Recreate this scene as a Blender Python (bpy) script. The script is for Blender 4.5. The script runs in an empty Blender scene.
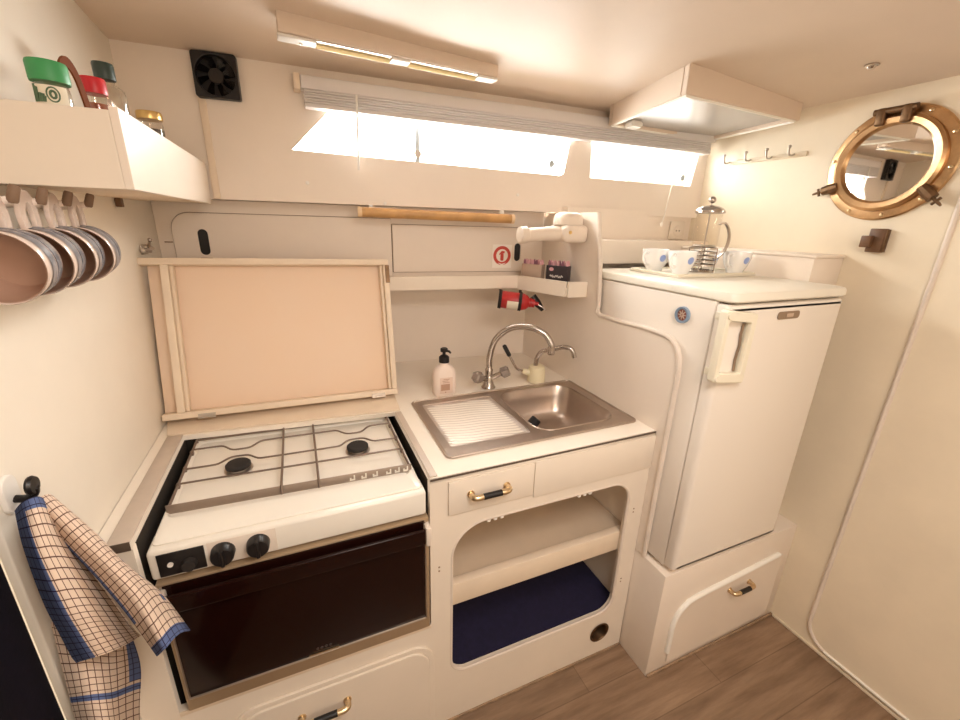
import bpy, bmesh, math, random
from mathutils import Vector, Matrix
random.seed(7)
S = bpy.context.scene
COL = S.collection
PI = math.pi

# ------------------------------------------------------------------ materials
def mat(name, col, rough=.5, metal=0., spec=.5, noise=0., nscale=6., bump=0., bscale=40., trans=0., ior=1.45,
        emit=None, estr=0., alpha=1., coat=0., col2=None, n3=None):
    m = bpy.data.materials.new(name); m.use_nodes = True
    nt = m.node_tree; b = nt.nodes['Principled BSDF']
    b.inputs['Base Color'].default_value = (*col, 1)
    b.inputs['Roughness'].default_value = rough
    b.inputs['Metallic'].default_value = metal
    b.inputs['Specular IOR Level'].default_value = spec
    b.inputs['IOR'].default_value = ior
    b.inputs['Transmission Weight'].default_value = trans
    b.inputs['Coat Weight'].default_value = coat
    b.inputs['Alpha'].default_value = alpha
    if emit:
        b.inputs['Emission Color'].default_value = (*emit, 1); b.inputs['Emission Strength'].default_value = estr
    tc = nt.nodes.new('ShaderNodeTexCoord')
    if noise > 0 or col2:
        n = nt.nodes.new('ShaderNodeTexNoise'); n.inputs['Scale'].default_value = nscale
        n.inputs['Detail'].default_value = 5; n.inputs['Roughness'].default_value = .6
        nt.links.new(tc.outputs['Object'], n.inputs['Vector'])
        r = nt.nodes.new('ShaderNodeValToRGB')
        c2 = col2 or tuple(max(0, c * (1 - noise)) for c in col)
        r.color_ramp.elements[0].position = .35; r.color_ramp.elements[0].color = (*c2, 1)
        r.color_ramp.elements[1].position = .65; r.color_ramp.elements[1].color = (*col, 1)
        nt.links.new(n.outputs['Fac'], r.inputs['Fac']); nt.links.new(r.outputs['Color'], b.inputs['Base Color'])
    if bump > 0:
        n2 = nt.nodes.new('ShaderNodeTexNoise'); n2.inputs['Scale'].default_value = bscale; n2.inputs['Detail'].default_value = 3
        nt.links.new(tc.outputs['Object'], n2.inputs['Vector'])
        bp = nt.nodes.new('ShaderNodeBump'); bp.inputs['Strength'].default_value = bump; bp.inputs['Distance'].default_value = .002
        nt.links.new(n2.outputs['Fac'], bp.inputs['Height']); nt.links.new(bp.outputs['Normal'], b.inputs['Normal'])
    return m

M = {}
M['wall'] = mat('wall_paint', (.84, .785, .69), .38, noise=.05, nscale=3, bump=.25, bscale=8)
M['wall_r'] = mat('wall_paint_yellowed', (.83, .735, .575), .42, noise=.07, nscale=4, bump=.2, bscale=9)
M['ceil'] = mat('ceiling_gloss', (.74, .62, .51), .5, spec=.3, noise=.05, nscale=3, bump=.35, bscale=7)
M['panel'] = mat('white_gloss_paint', (.83, .74, .645), .36, noise=.04, nscale=4, bump=.12, bscale=10)
M['cab'] = mat('cream_cabinet_paint', (.80, .715, .61), .42, noise=.04, nscale=5, bump=.1, bscale=14)
M['lam'] = mat('worktop_laminate', (.87, .80, .70), .3, noise=.03, nscale=8)
M['edge'] = mat('dark_edge', (.10, .07, .05), .6)
M['wood_cream'] = mat('cream_painted_wood', (.79, .665, .52), .55, noise=.06, nscale=9, bump=.2, bscale=30)
M['lidin'] = mat('lid_inner_board', (.83, .64, .48), .6, nscale=3, col2=(.82, .65, .51))
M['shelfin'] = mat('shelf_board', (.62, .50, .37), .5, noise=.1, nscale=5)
M['navy'] = mat('navy_cloth', (.012, .010, .042), .9, noise=.25, nscale=60, bump=.3, bscale=300)
M['navy2'] = mat('navy_dark_cloth', (.012, .008, .02), .95, noise=.2, nscale=40, bump=.2, bscale=200)
M['steel'] = mat('brushed_steel', (.53, .45, .39), .32, metal=1., noise=.08, nscale=20, bump=.05, bscale=200)
M['steel_b'] = mat('satin_drainer', (.66, .585, .525), .36, metal=1.)
M['chrome'] = mat('chrome', (.52, .47, .43), .2, metal=1.)
M['zinc'] = mat('grey_zinc', (.50, .44, .38), .35, metal=.9)
M['rackm'] = mat('rack_wire', (.20, .15, .12), .4, metal=.6)
M['rackbar'] = mat('rack_bar', (.36, .29, .24), .4, metal=.7)
M['enamel'] = mat('white_enamel', (.83, .79, .71), .25, noise=.03, nscale=6, coat=.2)
M['black'] = mat('black_plastic', (.012, .010, .010), .35)
M['ovenfr'] = mat('oven_frame_bronze', (.42, .31, .20), .4, metal=.4)
M['gloss'] = mat('glossy_black', (.014, .012, .012), .12, spec=.8)
M['groove'] = mat('dark_groove', (.30, .22, .16), .7)
M['blackm'] = mat('matt_black', (.02, .016, .014), .75)
M['glassdark'] = mat('dark_oven_glass', (.012, .003, .002), .16, spec=.22)
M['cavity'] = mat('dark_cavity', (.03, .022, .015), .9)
M['brass'] = mat('aged_brass', (.66, .42, .22), .28, metal=1., noise=.35, nscale=14)
M['brassb'] = mat('bright_brass', (.74, .58, .37), .28, metal=1.)
M['brassd'] = mat('tarnished_brass', (.22, .13, .07), .45, metal=.9, noise=.4, nscale=30)
M['mirror'] = mat('mirror_glass', (.86, .85, .82), .02, metal=1.)
M['fridge'] = mat('fridge_enamel', (.82, .76, .685), .28, coat=.2)
M['fridgetop'] = mat('fridge_top_cream', (.80, .76, .66), .35)
M['handle'] = mat('cream_plastic', (.80, .75, .61), .38)
M['white'] = mat('white_plastic', (.83, .80, .75), .35)
M['plaster'] = mat('white_fitting_plastic', (.78, .68, .58), .35)
M['china'] = mat('white_china', (.88, .87, .85), .12, coat=.4)
M['blue_d'] = mat('blue_flower', (.30, .40, .72), .3)
M['pink_d'] = mat('pink_flower', (.82, .52, .48), .3)
M['mugglaze'] = mat('mug_cream_glaze', (.72, .60, .53), .22, noise=.08, nscale=25, coat=.3)
M['mugrim'] = mat('mug_pale_rim', (.82, .73, .66), .25)
M['mugin'] = mat('mug_inner_glaze', (.50, .32, .235), .35, noise=.1, nscale=10)
M['mugband'] = mat('mug_blue_band', (.10, .115, .15), .3, noise=.0, nscale=70, col2=(.30, .30, .33), coat=.3)
M['cork'] = mat('brown_peg_tip', (.22, .14, .09), .6)
M['wood'] = mat('varnished_wood', (.60, .34, .13), .35, noise=.25, nscale=14)
M['woodl'] = mat('pale_wood_end', (.80, .60, .38), .5)
M['woodd'] = mat('dark_brown_wood', (.17, .085, .04), .45, noise=.3, nscale=30)
M['leather'] = mat('brown_leather', (.17, .05, .018), .75, spec=.1)
M['green'] = mat('green_lid', (.05, .30, .10), .45)
M['dkgreen'] = mat('dark_green_lid', (.03, .05, .04), .4)
M['red'] = mat('red_lid', (.55, .02, .03), .35)
M['redp'] = mat('red_paint', (.42, .02, .02), .35)
M['gold'] = mat('gold_lid', (.72, .50, .20), .3, metal=.9)
M['paper'] = mat('cream_label', (.80, .74, .60), .7)
M['greenprint'] = mat('green_print', (.10, .16, .09), .7)
M['spice_r'] = mat('red_spice', (.40, .10, .04), .9, noise=.3, nscale=200)
M['spice_d'] = mat('dark_spice', (.10, .07, .05), .9, noise=.4, nscale=200)
M['spice_l'] = mat('pale_spice', (.62, .50, .36), .9, noise=.2, nscale=200)
M['soap'] = mat('pale_pink_soap', (.82, .70, .62), .35)
M['soaplab'] = mat('soap_label', (.72, .56, .47), .5)
M['soapprint'] = mat('soap_label_print', (.45, .28, .20), .6)
M['cream'] = mat('cream_pump_body', (.76, .68, .47), .4)
M['rubber'] = mat('black_rubber', (.014, .012, .012), .6)
M['stickw'] = mat('sticker_white', (.92, .86, .79), .5)
M['stickr'] = mat('sticker_red', (.60, .07, .05), .5)
M['tin_d'] = mat('dark_tin', (.035, .025, .03), .35)
M['tin_c'] = mat('clear_tin', (.42, .31, .24), .25)
M['pinkcap'] = mat('pink_caps', (.62, .33, .36), .4)
M['darkcap'] = mat('dark_caps', (.22, .08, .12), .4)
M['hatchp'] = mat('hatch_pane', (.40, .37, .34), .32, spec=.5, noise=.06, nscale=8)
M['blind'] = mat('white_blind_slats', (.70, .67, .66), .5)
M['lightlens'] = mat('yellowed_tube', (.80, .66, .36), .3, emit=(1, .75, .35), estr=.25)
M['badge'] = mat('grey_badge', (.33, .24, .17), .35, metal=.5)
M['badgel'] = mat('badge_light', (.62, .48, .38), .35, metal=.4)
M['bluering'] = mat('blue_ring', (.22, .30, .40), .35)
M['redrose'] = mat('red_brown_rose', (.30, .10, .07), .5)
M['greymark'] = mat('grey_marks', (.10, .08, .075), .4)
M['frame'] = mat('window_alu', (.50, .56, .60), .5)
M['trimw'] = mat('worn_trim', (.76, .67, .58), .45, noise=.1, nscale=12)
M['trimb'] = mat('bright_white_trim', (.88, .86, .80), .3)
M['trimg'] = mat('grey_bevel_trim', (.56, .47, .39), .42, noise=.1, nscale=14)
M['bead'] = mat('brown_bead', (.40, .27, .17), .7, noise=.4, nscale=30)
M['clothw'] = None

def glass_mat(name, tint=(1, 1, 1), gloss=.12, edge=.75):
    m = bpy.data.materials.new(name); m.use_nodes = True; nt = m.node_tree
    for n in list(nt.nodes):
        if n.type == 'BSDF_PRINCIPLED': nt.nodes.remove(n)
    out = nt.nodes['Material Output']
    t = nt.nodes.new('ShaderNodeBsdfTransparent'); t.inputs[0].default_value = (*tint, 1)
    g = nt.nodes.new('ShaderNodeBsdfGlossy'); g.inputs['Roughness'].default_value = .05
    lw = nt.nodes.new('ShaderNodeLayerWeight'); lw.inputs[0].default_value = .25
    mm = nt.nodes.new('ShaderNodeMath'); mm.operation = 'MULTIPLY_ADD'; mm.inputs[1].default_value = edge; mm.inputs[2].default_value = gloss * .3
    mm.use_clamp = True
    mx = nt.nodes.new('ShaderNodeMixShader')
    nt.links.new(lw.outputs['Facing'], mm.inputs[0]); nt.links.new(mm.outputs[0], mx.inputs[0])
    nt.links.new(t.outputs[0], mx.inputs[1]); nt.links.new(g.outputs[0], mx.inputs[2]); nt.links.new(mx.outputs[0], out.inputs[0])
    return m
M['pane'] = glass_mat('clear_window_glass', (.97, .99, 1), .1)
M['jarglass'] = glass_mat('clear_jar_glass', (.93, .90, .85), .3)
M['potglass'] = glass_mat('coffee_pot_glass', (.995, .985, .97), .02, .14)
M['acryl'] = mat('smoky_tap_knob', (.36, .31, .28), .2, metal=.6)

def floor_mat():
    m = bpy.data.materials.new('brown_vinyl_planks'); m.use_nodes = True; nt = m.node_tree; b = nt.nodes['Principled BSDF']
    tc = nt.nodes.new('ShaderNodeTexCoord'); mp = nt.nodes.new('ShaderNodeMapping')
    mp.inputs['Scale'].default_value = (1.6, 14, 1)
    nt.links.new(tc.outputs['Object'], mp.inputs['Vector'])
    n = nt.nodes.new('ShaderNodeTexNoise'); n.inputs['Scale'].default_value = 2.2; n.inputs['Detail'].default_value = 8; n.inputs['Roughness'].default_value = .62
    nt.links.new(mp.outputs[0], n.inputs['Vector'])
    r = nt.nodes.new('ShaderNodeValToRGB')
    r.color_ramp.elements[0].position = .3; r.color_ramp.elements[0].color = (.175, .105, .062, 1)
    r.color_ramp.elements[1].position = .72; r.color_ramp.elements[1].color = (.35, .235, .152, 1)
    nt.links.new(n.outputs['Fac'], r.inputs['Fac'])
    br = nt.nodes.new('ShaderNodeTexBrick'); br.inputs['Scale'].default_value = 1.
    br.inputs['Color1'].default_value = (1, 1, 1, 1); br.inputs['Color2'].default_value = (.84, .84, .84, 1); br.inputs['Mortar'].default_value = (.62, .6, .58, 1)
    br.inputs['Mortar Size'].default_value = .0015; br.inputs['Brick Width'].default_value = .9; br.inputs['Row Height'].default_value = .15
    nt.links.new(tc.outputs['Object'], br.inputs['Vector'])
    mx = nt.nodes.new('ShaderNodeMix'); mx.data_type = 'RGBA'; mx.blend_type = 'MULTIPLY'; mx.inputs['Factor'].default_value = 1
    nt.links.new(r.outputs['Color'], mx.inputs['A']); nt.links.new(br.outputs['Color'], mx.inputs['B'])
    nt.links.new(mx.outputs['Result'], b.inputs['Base Color']); b.inputs['Roughness'].default_value = .42
    bp = nt.nodes.new('ShaderNodeBump'); bp.inputs['Strength'].default_value = .15; bp.inputs['Distance'].default_value = .002
    nt.links.new(n.outputs['Fac'], bp.inputs['Height']); nt.links.new(bp.outputs['Normal'], b.inputs['Normal'])
    return m
M['floor'] = floor_mat()

def cloth_mat(name, base, line, s=.016, w=.13):
    m = bpy.data.materials.new(name); m.use_nodes = True; nt = m.node_tree; b = nt.nodes['Principled BSDF']
    uv = nt.nodes.new('ShaderNodeUVMap'); sp = nt.nodes.new('ShaderNodeSeparateXYZ'); nt.links.new(uv.outputs[0], sp.inputs[0])
    vals = []
    for ax in ('X', 'Y'):
        d = nt.nodes.new('ShaderNodeMath'); d.operation = 'DIVIDE'; d.inputs[1].default_value = s
        f = nt.nodes.new('ShaderNodeMath'); f.operation = 'FRACT'; l = nt.nodes.new('ShaderNodeMath'); l.operation = 'LESS_THAN'; l.inputs[1].default_value = w
        nt.links.new(sp.outputs[ax], d.inputs[0]); nt.links.new(d.outputs[0], f.inputs[0]); nt.links.new(f.outputs[0], l.inputs[0]); vals.append(l)
    mxm = nt.nodes.new('ShaderNodeMath'); mxm.operation = 'MAXIMUM'
    nt.links.new(vals[0].outputs[0], mxm.inputs[0]); nt.links.new(vals[1].outputs[0], mxm.inputs[1])
    mx = nt.nodes.new('ShaderNodeMix'); mx.data_type = 'RGBA'
    mx.inputs['A'].default_value = (*base, 1); mx.inputs['B'].default_value = (*line, 1)
    nt.links.new(mxm.outputs[0], mx.inputs['Factor']); nt.links.new(mx.outputs['Result'], b.inputs['Base Color'])
    b.inputs['Roughness'].default_value = .95; b.inputs['Specular IOR Level'].default_value = .1
    wv = nt.nodes.new('ShaderNodeTexNoise'); wv.inputs['Scale'].default_value = 500
    tc = nt.nodes.new('ShaderNodeTexCoord'); nt.links.new(tc.outputs['Object'], wv.inputs['Vector'])
    bp = nt.nodes.new('ShaderNodeBump'); bp.inputs['Strength'].default_value = .4; bp.inputs['Distance'].default_value = .001
    nt.links.new(wv.outputs['Fac'], bp.inputs['Height']); nt.links.new(bp.outputs['Normal'], b.inputs['Normal'])
    return m
M['check'] = cloth_mat('checked_tea_towel', (.70, .56, .45), (.14, .075, .06))
M['checkb'] = cloth_mat('blue_towel_border', (.11, .15, .30), (.035, .035, .08), s=.016, w=.12)

# ------------------------------------------------------------------ geometry helpers
def BM(): return bmesh.new()
def V(*a): return Vector(a)

def box(bm, x0, x1, y0, y1, z0, z1, bev=0., seg=2, mx=None):
    r = bmesh.ops.create_cube(bm, size=1.0)
    vs = r['verts']
    for v in vs:
        v.co = Vector((x0 + (v.co.x + .5) * (x1 - x0), y0 + (v.co.y + .5) * (y1 - y0), z0 + (v.co.z + .5) * (z1 - z0)))
    if bev > 0:
        es = list({e for v in vs for e in v.link_edges})
        rr = bmesh.ops.bevel(bm, geom=es, offset=bev, segments=seg, profile=.5, affect='EDGES')
        vs = list({v for v in rr['verts']} | {v for v in vs if v.is_valid})
    if mx is not None:
        for v in vs: v.co = mx @ v.co
    return bm

def frames(pts, closed=False):
    n = len(pts); T = []
    for i in range(n):
        a = pts[(i - 1) % n] if (closed or i > 0) else pts[i]
        b = pts[(i + 1) % n] if (closed or i < n - 1) else pts[i]
        t = (b - a)
        T.append(t.normalized() if t.length > 1e-9 else Vector((0, 0, 1)))
    up = Vector((0, 0, 1)) if abs(T[0].z) < .9 else Vector((1, 0, 0))
    N = (up - T[0] * up.dot(T[0])).normalized(); out = []
    for i in range(n):
        N = (N - T[i] * N.dot(T[i]))
        N = N.normalized() if N.length > 1e-6 else T[i].orthogonal().normalized()
        out.append((T[i], N, T[i].cross(N)))
    return out

def tube(bm, pts, r, n=10, closed=False, caps=True, sec=None):
    """sweep a circle (or the flat section sec) along pts; r may be a list"""
    pts = [Vector(p) for p in pts]; rs = r if isinstance(r, (list, tuple)) else [r] * len(pts)
    fr = frames(pts, closed); rings = []
    for p, (t, nn, bb), rr in zip(pts, fr, rs):
        ring = []
        if sec:
            for a, b in sec: ring.append(bm.verts.new(p + nn * a + bb * b))
        else:
            for k in range(n):
                a = 2 * PI * k / n; ring.append(bm.verts.new(p + (nn * math.cos(a) + bb * math.sin(a)) * rr))
        rings.append(ring)
    m = len(rings[0]); L = len(rings)
    for i in range(L if closed else L - 1):
        A, B = rings[i], rings[(i + 1) % L]
        for k in range(m):
            bm.faces.new((A[k], A[(k + 1) % m], B[(k + 1) % m], B[k]))
    if caps and not closed:
        bm.faces.new(rings[0][::-1]); bm.faces.new(rings[-1])
    return bm

def cyl(bm, p0, p1, r0, r1=None, n=20):
    return tube(bm, [p0, p1], [r0, r1 if r1 is not None else r0], n)

def lathe(bm, prof, c=(0, 0, 0), n=32, axis='z', closed=False, mx=None):
    rings = []
    c = Vector(c)
    prof = [(max(r, 2e-4), h) for r, h in prof]
    for r, h in prof:
        ring = []
        for k in range(n):
            a = 2 * PI * k / n
            p = Vector((r * math.cos(a), r * math.sin(a), h))
            if axis == 'y': p = Vector((p.x, p.z, p.y))
            elif axis == 'x': p = Vector((p.z, p.x, p.y))
            p = c + p
            if mx is not None: p = mx @ p
            ring.append(bm.verts.new(p))
        rings.append(ring)
    L = len(rings)
    for i in range(L if closed else L - 1):
        A, B = rings[i], rings[(i + 1) % L]
        for k in range(n):
            bm.faces.new((A[k], A[(k + 1) % n], B[(k + 1) % n], B[k]))
    if not closed:
        if prof[0][0] > 1e-6: bm.faces.new(rings[0][::-1])
        if prof[-1][0] > 1e-6: bm.faces.new(rings[-1])
    return bm

def ball(bm, c, r, sx=1, sy=1, sz=1, n=16):
    rr = bmesh.ops.create_uvsphere(bm, u_segments=n, v_segments=max(6, n // 2), radius=r)
    for v in rr['verts']:
        v.co = Vector((v.co.x * sx + c[0], v.co.y * sy + c[1], v.co.z * sz + c[2]))
    return bm

def rrect(x0, x1, y0, y1, r, n=8):
    """rounded rectangle, r a number or four radii (x1y1, x0y1, x0y0, x1y0)"""
    R = r if isinstance(r, (list, tuple)) else [r] * 4
    cs = [(x1 - R[0], y1 - R[0], 0, R[0]), (x0 + R[1], y1 - R[1], 90, R[1]), (x0 + R[2], y0 + R[2], 180, R[2]), (x1 - R[3], y0 + R[3], 270, R[3])]
    out = []
    for cx, cy, a0, rr in cs:
        if rr <= 1e-6: out.append((cx, cy)); continue
        for k in range(n + 1):
            a = math.radians(a0 + 90 * k / n); out.append((cx + rr * math.cos(a), cy + rr * math.sin(a)))
    return out

def circ(cx, cy, r, n=32): return [(cx + r * math.cos(2 * PI * k / n), cy + r * math.sin(2 * PI * k / n)) for k in range(n)]

def plate(bm, loops, plane, d0, d1, bev=0., mx=None):
    """flat board with holes: loops[0] outline, rest holes; plane 'xz' (depth y), 'xy' (depth z), 'yz' (depth x)"""
    cu = bpy.data.curves.new('tmp', 'CURVE'); cu.dimensions = '2D'; cu.fill_mode = 'BOTH'
    cu.extrude = abs(d1 - d0) / 2 - bev; cu.bevel_depth = bev; cu.bevel_resolution = 1
    if bev: cu.offset = -bev
    for lp in loops:
        sp = cu.splines.new('POLY'); sp.points.add(len(lp) - 1)
        for p, q in zip(sp.points, lp): p.co = (q[0], q[1], 0, 1)
        sp.use_cyclic_u = True
    ob = bpy.data.objects.new('tmp', cu); COL.objects.link(ob)
    dg = bpy.context.evaluated_depsgraph_get(); dg.update()
    me = bpy.data.meshes.new_from_object(ob.evaluated_get(dg))
    bpy.data.objects.remove(ob); bpy.data.curves.remove(cu)
    k0 = len(bm.verts); bm.from_mesh(me); bpy.data.meshes.remove(me)
    bm.verts.ensure_lookup_table(); mid = (d0 + d1) / 2
    for v in bm.verts[k0:]:
        a, b, c = v.co
        p = {'xz': V(a, mid + c, b), 'xy': V(a, b, mid + c), 'yz': V(mid + c, a, b)}[plane]
        v.co = mx @ p if mx is not None else p
    return bm

def loft(bm, rings, cap0=False, cap1=True):
    R = [[bm.verts.new(Vector(p)) for p in ring] for ring in rings]; m = len(R[0])
    for A, B in zip(R, R[1:]):
        for k in range(m): bm.faces.new((A[k], A[(k + 1) % m], B[(k + 1) % m], B[k]))
    if cap0: bm.faces.new(R[0][::-1])
    if cap1: bm.faces.new(R[-1])
    return bm

def catmull(pts, n=8, closed=False):
    P = [Vector(p) for p in pts]; out = []; L = len(P)
    for i in range(L if closed else L - 1):
        g = (lambda k: P[k % L]) if closed else (lambda k: P[max(0, min(L - 1, k))])
        p0, p1, p2, p3 = g(i - 1), g(i), g(i + 1), g(i + 2)
        for k in range(n):
            t = k / n
            out.append(.5 * ((2 * p1) + (p2 - p0) * t + (2 * p0 - 5 * p1 + 4 * p2 - p3) * t * t + (3 * p1 - p0 - 3 * p2 + p3) * t ** 3))
    if not closed: out.append(P[-1])
    return out

WL = {}
def wloc(o): return WL.get(o.name, Vector((0, 0, 0)))

def obj(name, bm, m, parent=None, loc=None, smooth=35, mats=None, local=False, normals=True):
    if normals: bmesh.ops.recalc_face_normals(bm, faces=bm.faces[:])
    if not local:
        if parent is not None: off = wloc(parent)
        elif loc is not None: off = Vector(loc)
        else:
            xs = [v.co for v in bm.verts]
            off = Vector(((min(v.x for v in xs) + max(v.x for v in xs)) / 2, (min(v.y for v in xs) + max(v.y for v in xs)) / 2, min(v.z for v in xs)))
        for v in bm.verts: v.co -= off
    else: off = Vector(loc or (0, 0, 0))
    me = bpy.data.meshes.new(name); bm.to_mesh(me); bm.free()
    for x in (mats or [m]): me.materials.append(x)
    if smooth:
        me.shade_smooth(); me.set_sharp_from_angle(angle=math.radians(smooth))
    o = bpy.data.objects.new(name, me); COL.objects.link(o)
    if parent is not None:
        o.parent = parent; WL[o.name] = wloc(parent)
        if local and loc is not None: o.location = loc
    else:
        o.location = off; WL[o.name] = off.copy()
    return o

def thing(name, label, cat, loc=(0, 0, 0), rot=(0, 0, 0), group=None):
    o = bpy.data.objects.new(name, None); COL.objects.link(o); o.empty_display_size = .05
    o.location = loc; o.rotation_euler = rot; o['label'] = label; o['category'] = cat
    if group: o['group'] = group
    WL[o.name] = Vector(loc)
    return o
def tag(o, label, cat, group=None):
    o['label'] = label; o['category'] = cat
    if group: o['group'] = group
    return o
def struct(name, bm, m, parent=None, **k):
    o = obj(name, bm, m, parent, **k)
    if parent is None: o['kind'] = 'structure'
    return o
def dup(root, loc, label, rot=None, group=None):
    r = root.copy(); COL.objects.link(r); r.location = loc; r['label'] = label
    if rot is not None: r.rotation_euler = rot
    if group: r['group'] = group
    for ch in list(root.children):
        c = ch.copy(); COL.objects.link(c); c.parent = r
        for g in list(ch.children):
            d = g.copy(); COL.objects.link(d); d.parent = c
    return r

# the window side follows the hull: these give its y for a given x
def PY(x): return .735 - .106 * x        # window panel
def LY(x): return .827 - .09 * x         # locker front
def BY(x): return .935 - .078 * x        # wall behind the worktop
def skew(f, origin_y=0):
    """matrix-like callable: (x, d, z) with d measured from plane f -> world"""
    return lambda x, d, z: Vector((x, f(x) + d, z))
def skewmesh(bm, f):
    for v in bm.verts: v.co.y += f(v.co.x)
    return bm

# ------------------------------------------------------------------ room shell
XL, XR = -.53, 1.539
def CZ(x, y):
    t = (x - XL) / (XR - XL)
    zb = 1.947 * (1 - t) + 1.906 * t
    return zb + (1 - min(1, max(0, t))) * .06 * max(0, min(.8, .80 - y))
bm = BM(); box(bm, -1.3, 1.7, -2.5, 1.1, -.06, 0); struct('floor', bm, M['floor'], smooth=0)
bm = BM()
nx, ny = 24, 30; g = []
for j in range(ny + 1):
    row = []
    for i in range(nx + 1):
        x = -1.4 + 3.1 * i / nx; y = -2.5 + 3.6 * j / ny
        row.append(bm.verts.new((x, y, CZ(x, y))))
    g.append(row)
top = [[bm.verts.new((v.co.x, v.co.y, v.co.z + .06)) for v in row] for row in g]
for j in range(ny):
    for i in range(nx):
        bm.faces.new((g[j][i], g[j][i + 1], g[j + 1][i + 1], g[j + 1][i])); bm.faces.new((top[j][i], top[j + 1][i], top[j + 1][i + 1], top[j][i + 1]))
struct('ceiling', bm, M['ceil'])
bm = BM(); box(bm, XL - .012, XL, -.164, 1.05, 0, 2.05, .003, 3); struct('wall_left', bm, M['wall'])
bm = BM(); box(bm, XR, XR + .06, -2.5, 1.05, 0, 2.0); struct('wall_right', bm, M['wall_r'], smooth=0)
# wall behind the worktop (lower) and behind the locker
bm = BM(); box(bm, XL, .862, 0, .05, 0, 1.575); skewmesh(bm, BY); struct('wall_back_lower', bm, M['panel'], smooth=0)
# window panel with its openings, hull-angled
op1 = [(-.094, 1.705), (.035, 1.85), (.880, 1.815), (.853, 1.687)]
op1 = [(-.098, 1.707), (-.086, 1.718), (.058, 1.862), (.892, 1.862), (.868, 1.692), (.853, 1.684)]
op2 = [(.985, 1.684), (.975, 1.862), (1.500, 1.862), (1.474, 1.676)]
bm = BM(); plate(bm, [[(XL, 1.55), (XR, 1.55), (XR, 1.98), (XL, 1.98)], op1, op2], 'xz', 0, .035); skewmesh(bm, PY)
struct('wall_back', bm, M['panel'], smooth=0)
bm = BM(); box(bm, XL, .862, .03, .22, 1.5503, 1.566); skewmesh(bm, PY)
struct('trim_1', bm, M['panel'], smooth=0)
# narrow cover strip on the panel below the fan
bm = BM(); box(bm, -.338, -.318, -.008, 0, 1.55, 1.826, .002); skewmesh(bm, PY); struct('trim_2', bm, M['wood_cream'])
# recess behind the fridge
bm = BM(); box(bm, .872, XR, .60, .63, 0, 1.57); struct('wall_back_recess', bm, M['panel'], smooth=0)
bm = BM(); box(bm, .872, .89, .63, 1.05, 0, 1.57); struct('wall_back_return', bm, M['panel'], smooth=0)
bm = BM(); plate(bm, [[(.879, .50), (XR, .50), (XR, .60), (.879, .60)]], 'xy', 1.438, 1.452); box(bm, .879, XR, .485, .50, 1.362, 1.452, .003)
struct('trim_3', bm, M['panel'], smooth=0)
# windows
def pane_frame(name, xs, z0, z1, kn, handles):
    t = thing(name, '', '', (xs[0], PY(xs[0]), z0)); del t['label']; del t['category']; t['kind'] = 'structure'
    return t
def winpart(name, loops, d0, d1, m, parent):
    b = BM(); plate(b, loops, 'xz', d0, d1); skewmesh(b, PY); return obj(name, b, m, parent, smooth=0)
w1 = pane_frame('window_1', [-.098], 1.684, 1.862, 0, 0)
winpart('glass', [[(-.10, 1.70), (.04, 1.865), (.30, 1.865), (.30, 1.68)]], .022, .026, M['pane'], w1)
winpart('frame', [rrect(.298, .312, 1.675, 1.865, .002, 2)], .004, .022, M['frame'], w1)
w2 = pane_frame('window_2', [.32], 1.684, 1.862, 0, 0)
winpart('glass', [[(.316, 1.68), (.316, 1.865), (.89, 1.865), (.86, 1.68)]], .026, .030, M['pane'], w2)
b = BM(); cyl(b, (.303, PY(.303) - .008, 1.722), (.303, PY(.303) + .006, 1.722), .012); obj('latch_knob', b, M['zinc'], w2)
b = BM(); cyl(b, (.812, PY(.812) - .004, 1.723), (.812, PY(.812) + .024, 1.723), .012); obj('latch_knob', b, M['frame'], w2)
w3 = pane_frame('window_3', [.98], 1.676, 1.862, 0, 0)
winpart('glass', [[(.98, 1.68), (.97, 1.865), (1.51, 1.865), (1.48, 1.67)]], .022, .026, M['pane'], w3)
b = BM(); cyl(b, (1.425, PY(1.425) - .004, 1.707), (1.425, PY(1.425) + .021, 1.707), .012); obj('latch_knob', b, M['frame'], w3)
# screw caps on the panel
for i, (x, z) in enumerate([(-.06, 1.611), (.683, 1.607), (.187, 1.557)]):
    b = BM(); lathe(b, [(0, -.003), (.005, -.0015), (.006, 0)], (x, PY(x), z), 12, 'y'); o = struct('trim_%d' % (11 + i), b, M['white'])
# unseen part of the cabin behind the camera, with its own windows
bm = BM(); plate(bm, [[(-1.3, 0), (XR, 0), (XR, 2.0), (-1.3, 2.0)], rrect(-.35, .15, 1.2, 1.7, .05), rrect(.75, 1.15, 1.3, 1.7, .05)], 'xz', -2.5, -2.44); struct('wall_front', bm, M['wall_r'], smooth=0)
bm = BM(); box(bm, -1.36, -1.3, -2.5, -.17, 0, 2.05); struct('wall_port', bm, M['wall'], smooth=0)
bm = BM(); box(bm, -1.3, XL - .03, -.16, -.11, 0, 2.05); struct('wall_left_return', bm, M['wall'], smooth=0)
# right wall: big removable panel with a rounded corner
dp = rrect(-1.5, -.262, .028, 1.86, (.012, .06, .06, .085), 10)
bm = BM(); plate(bm, [dp], 'yz', XR - .006, XR + .002, .002); d1 = struct('door_1', bm, M['wall_r'])
b = BM(); tube(b, [(XR - .006, p[0], p[1]) for p in rrect(-1.5, -.262, .028, 1.86, (.012, .06, .06, .085), 10)], .007, 8, True); obj('edge_trim', b, M['trimw'], d1)
b = BM(); tube(b, [(XR - .010, y, .031) for y in (-.33, -.5, -.75, -1.0)], .0045, 8); obj('threshold_strip', b, M['trimb'], d1)
for y in (-.36, -.46, -.56):
    pass
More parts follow.
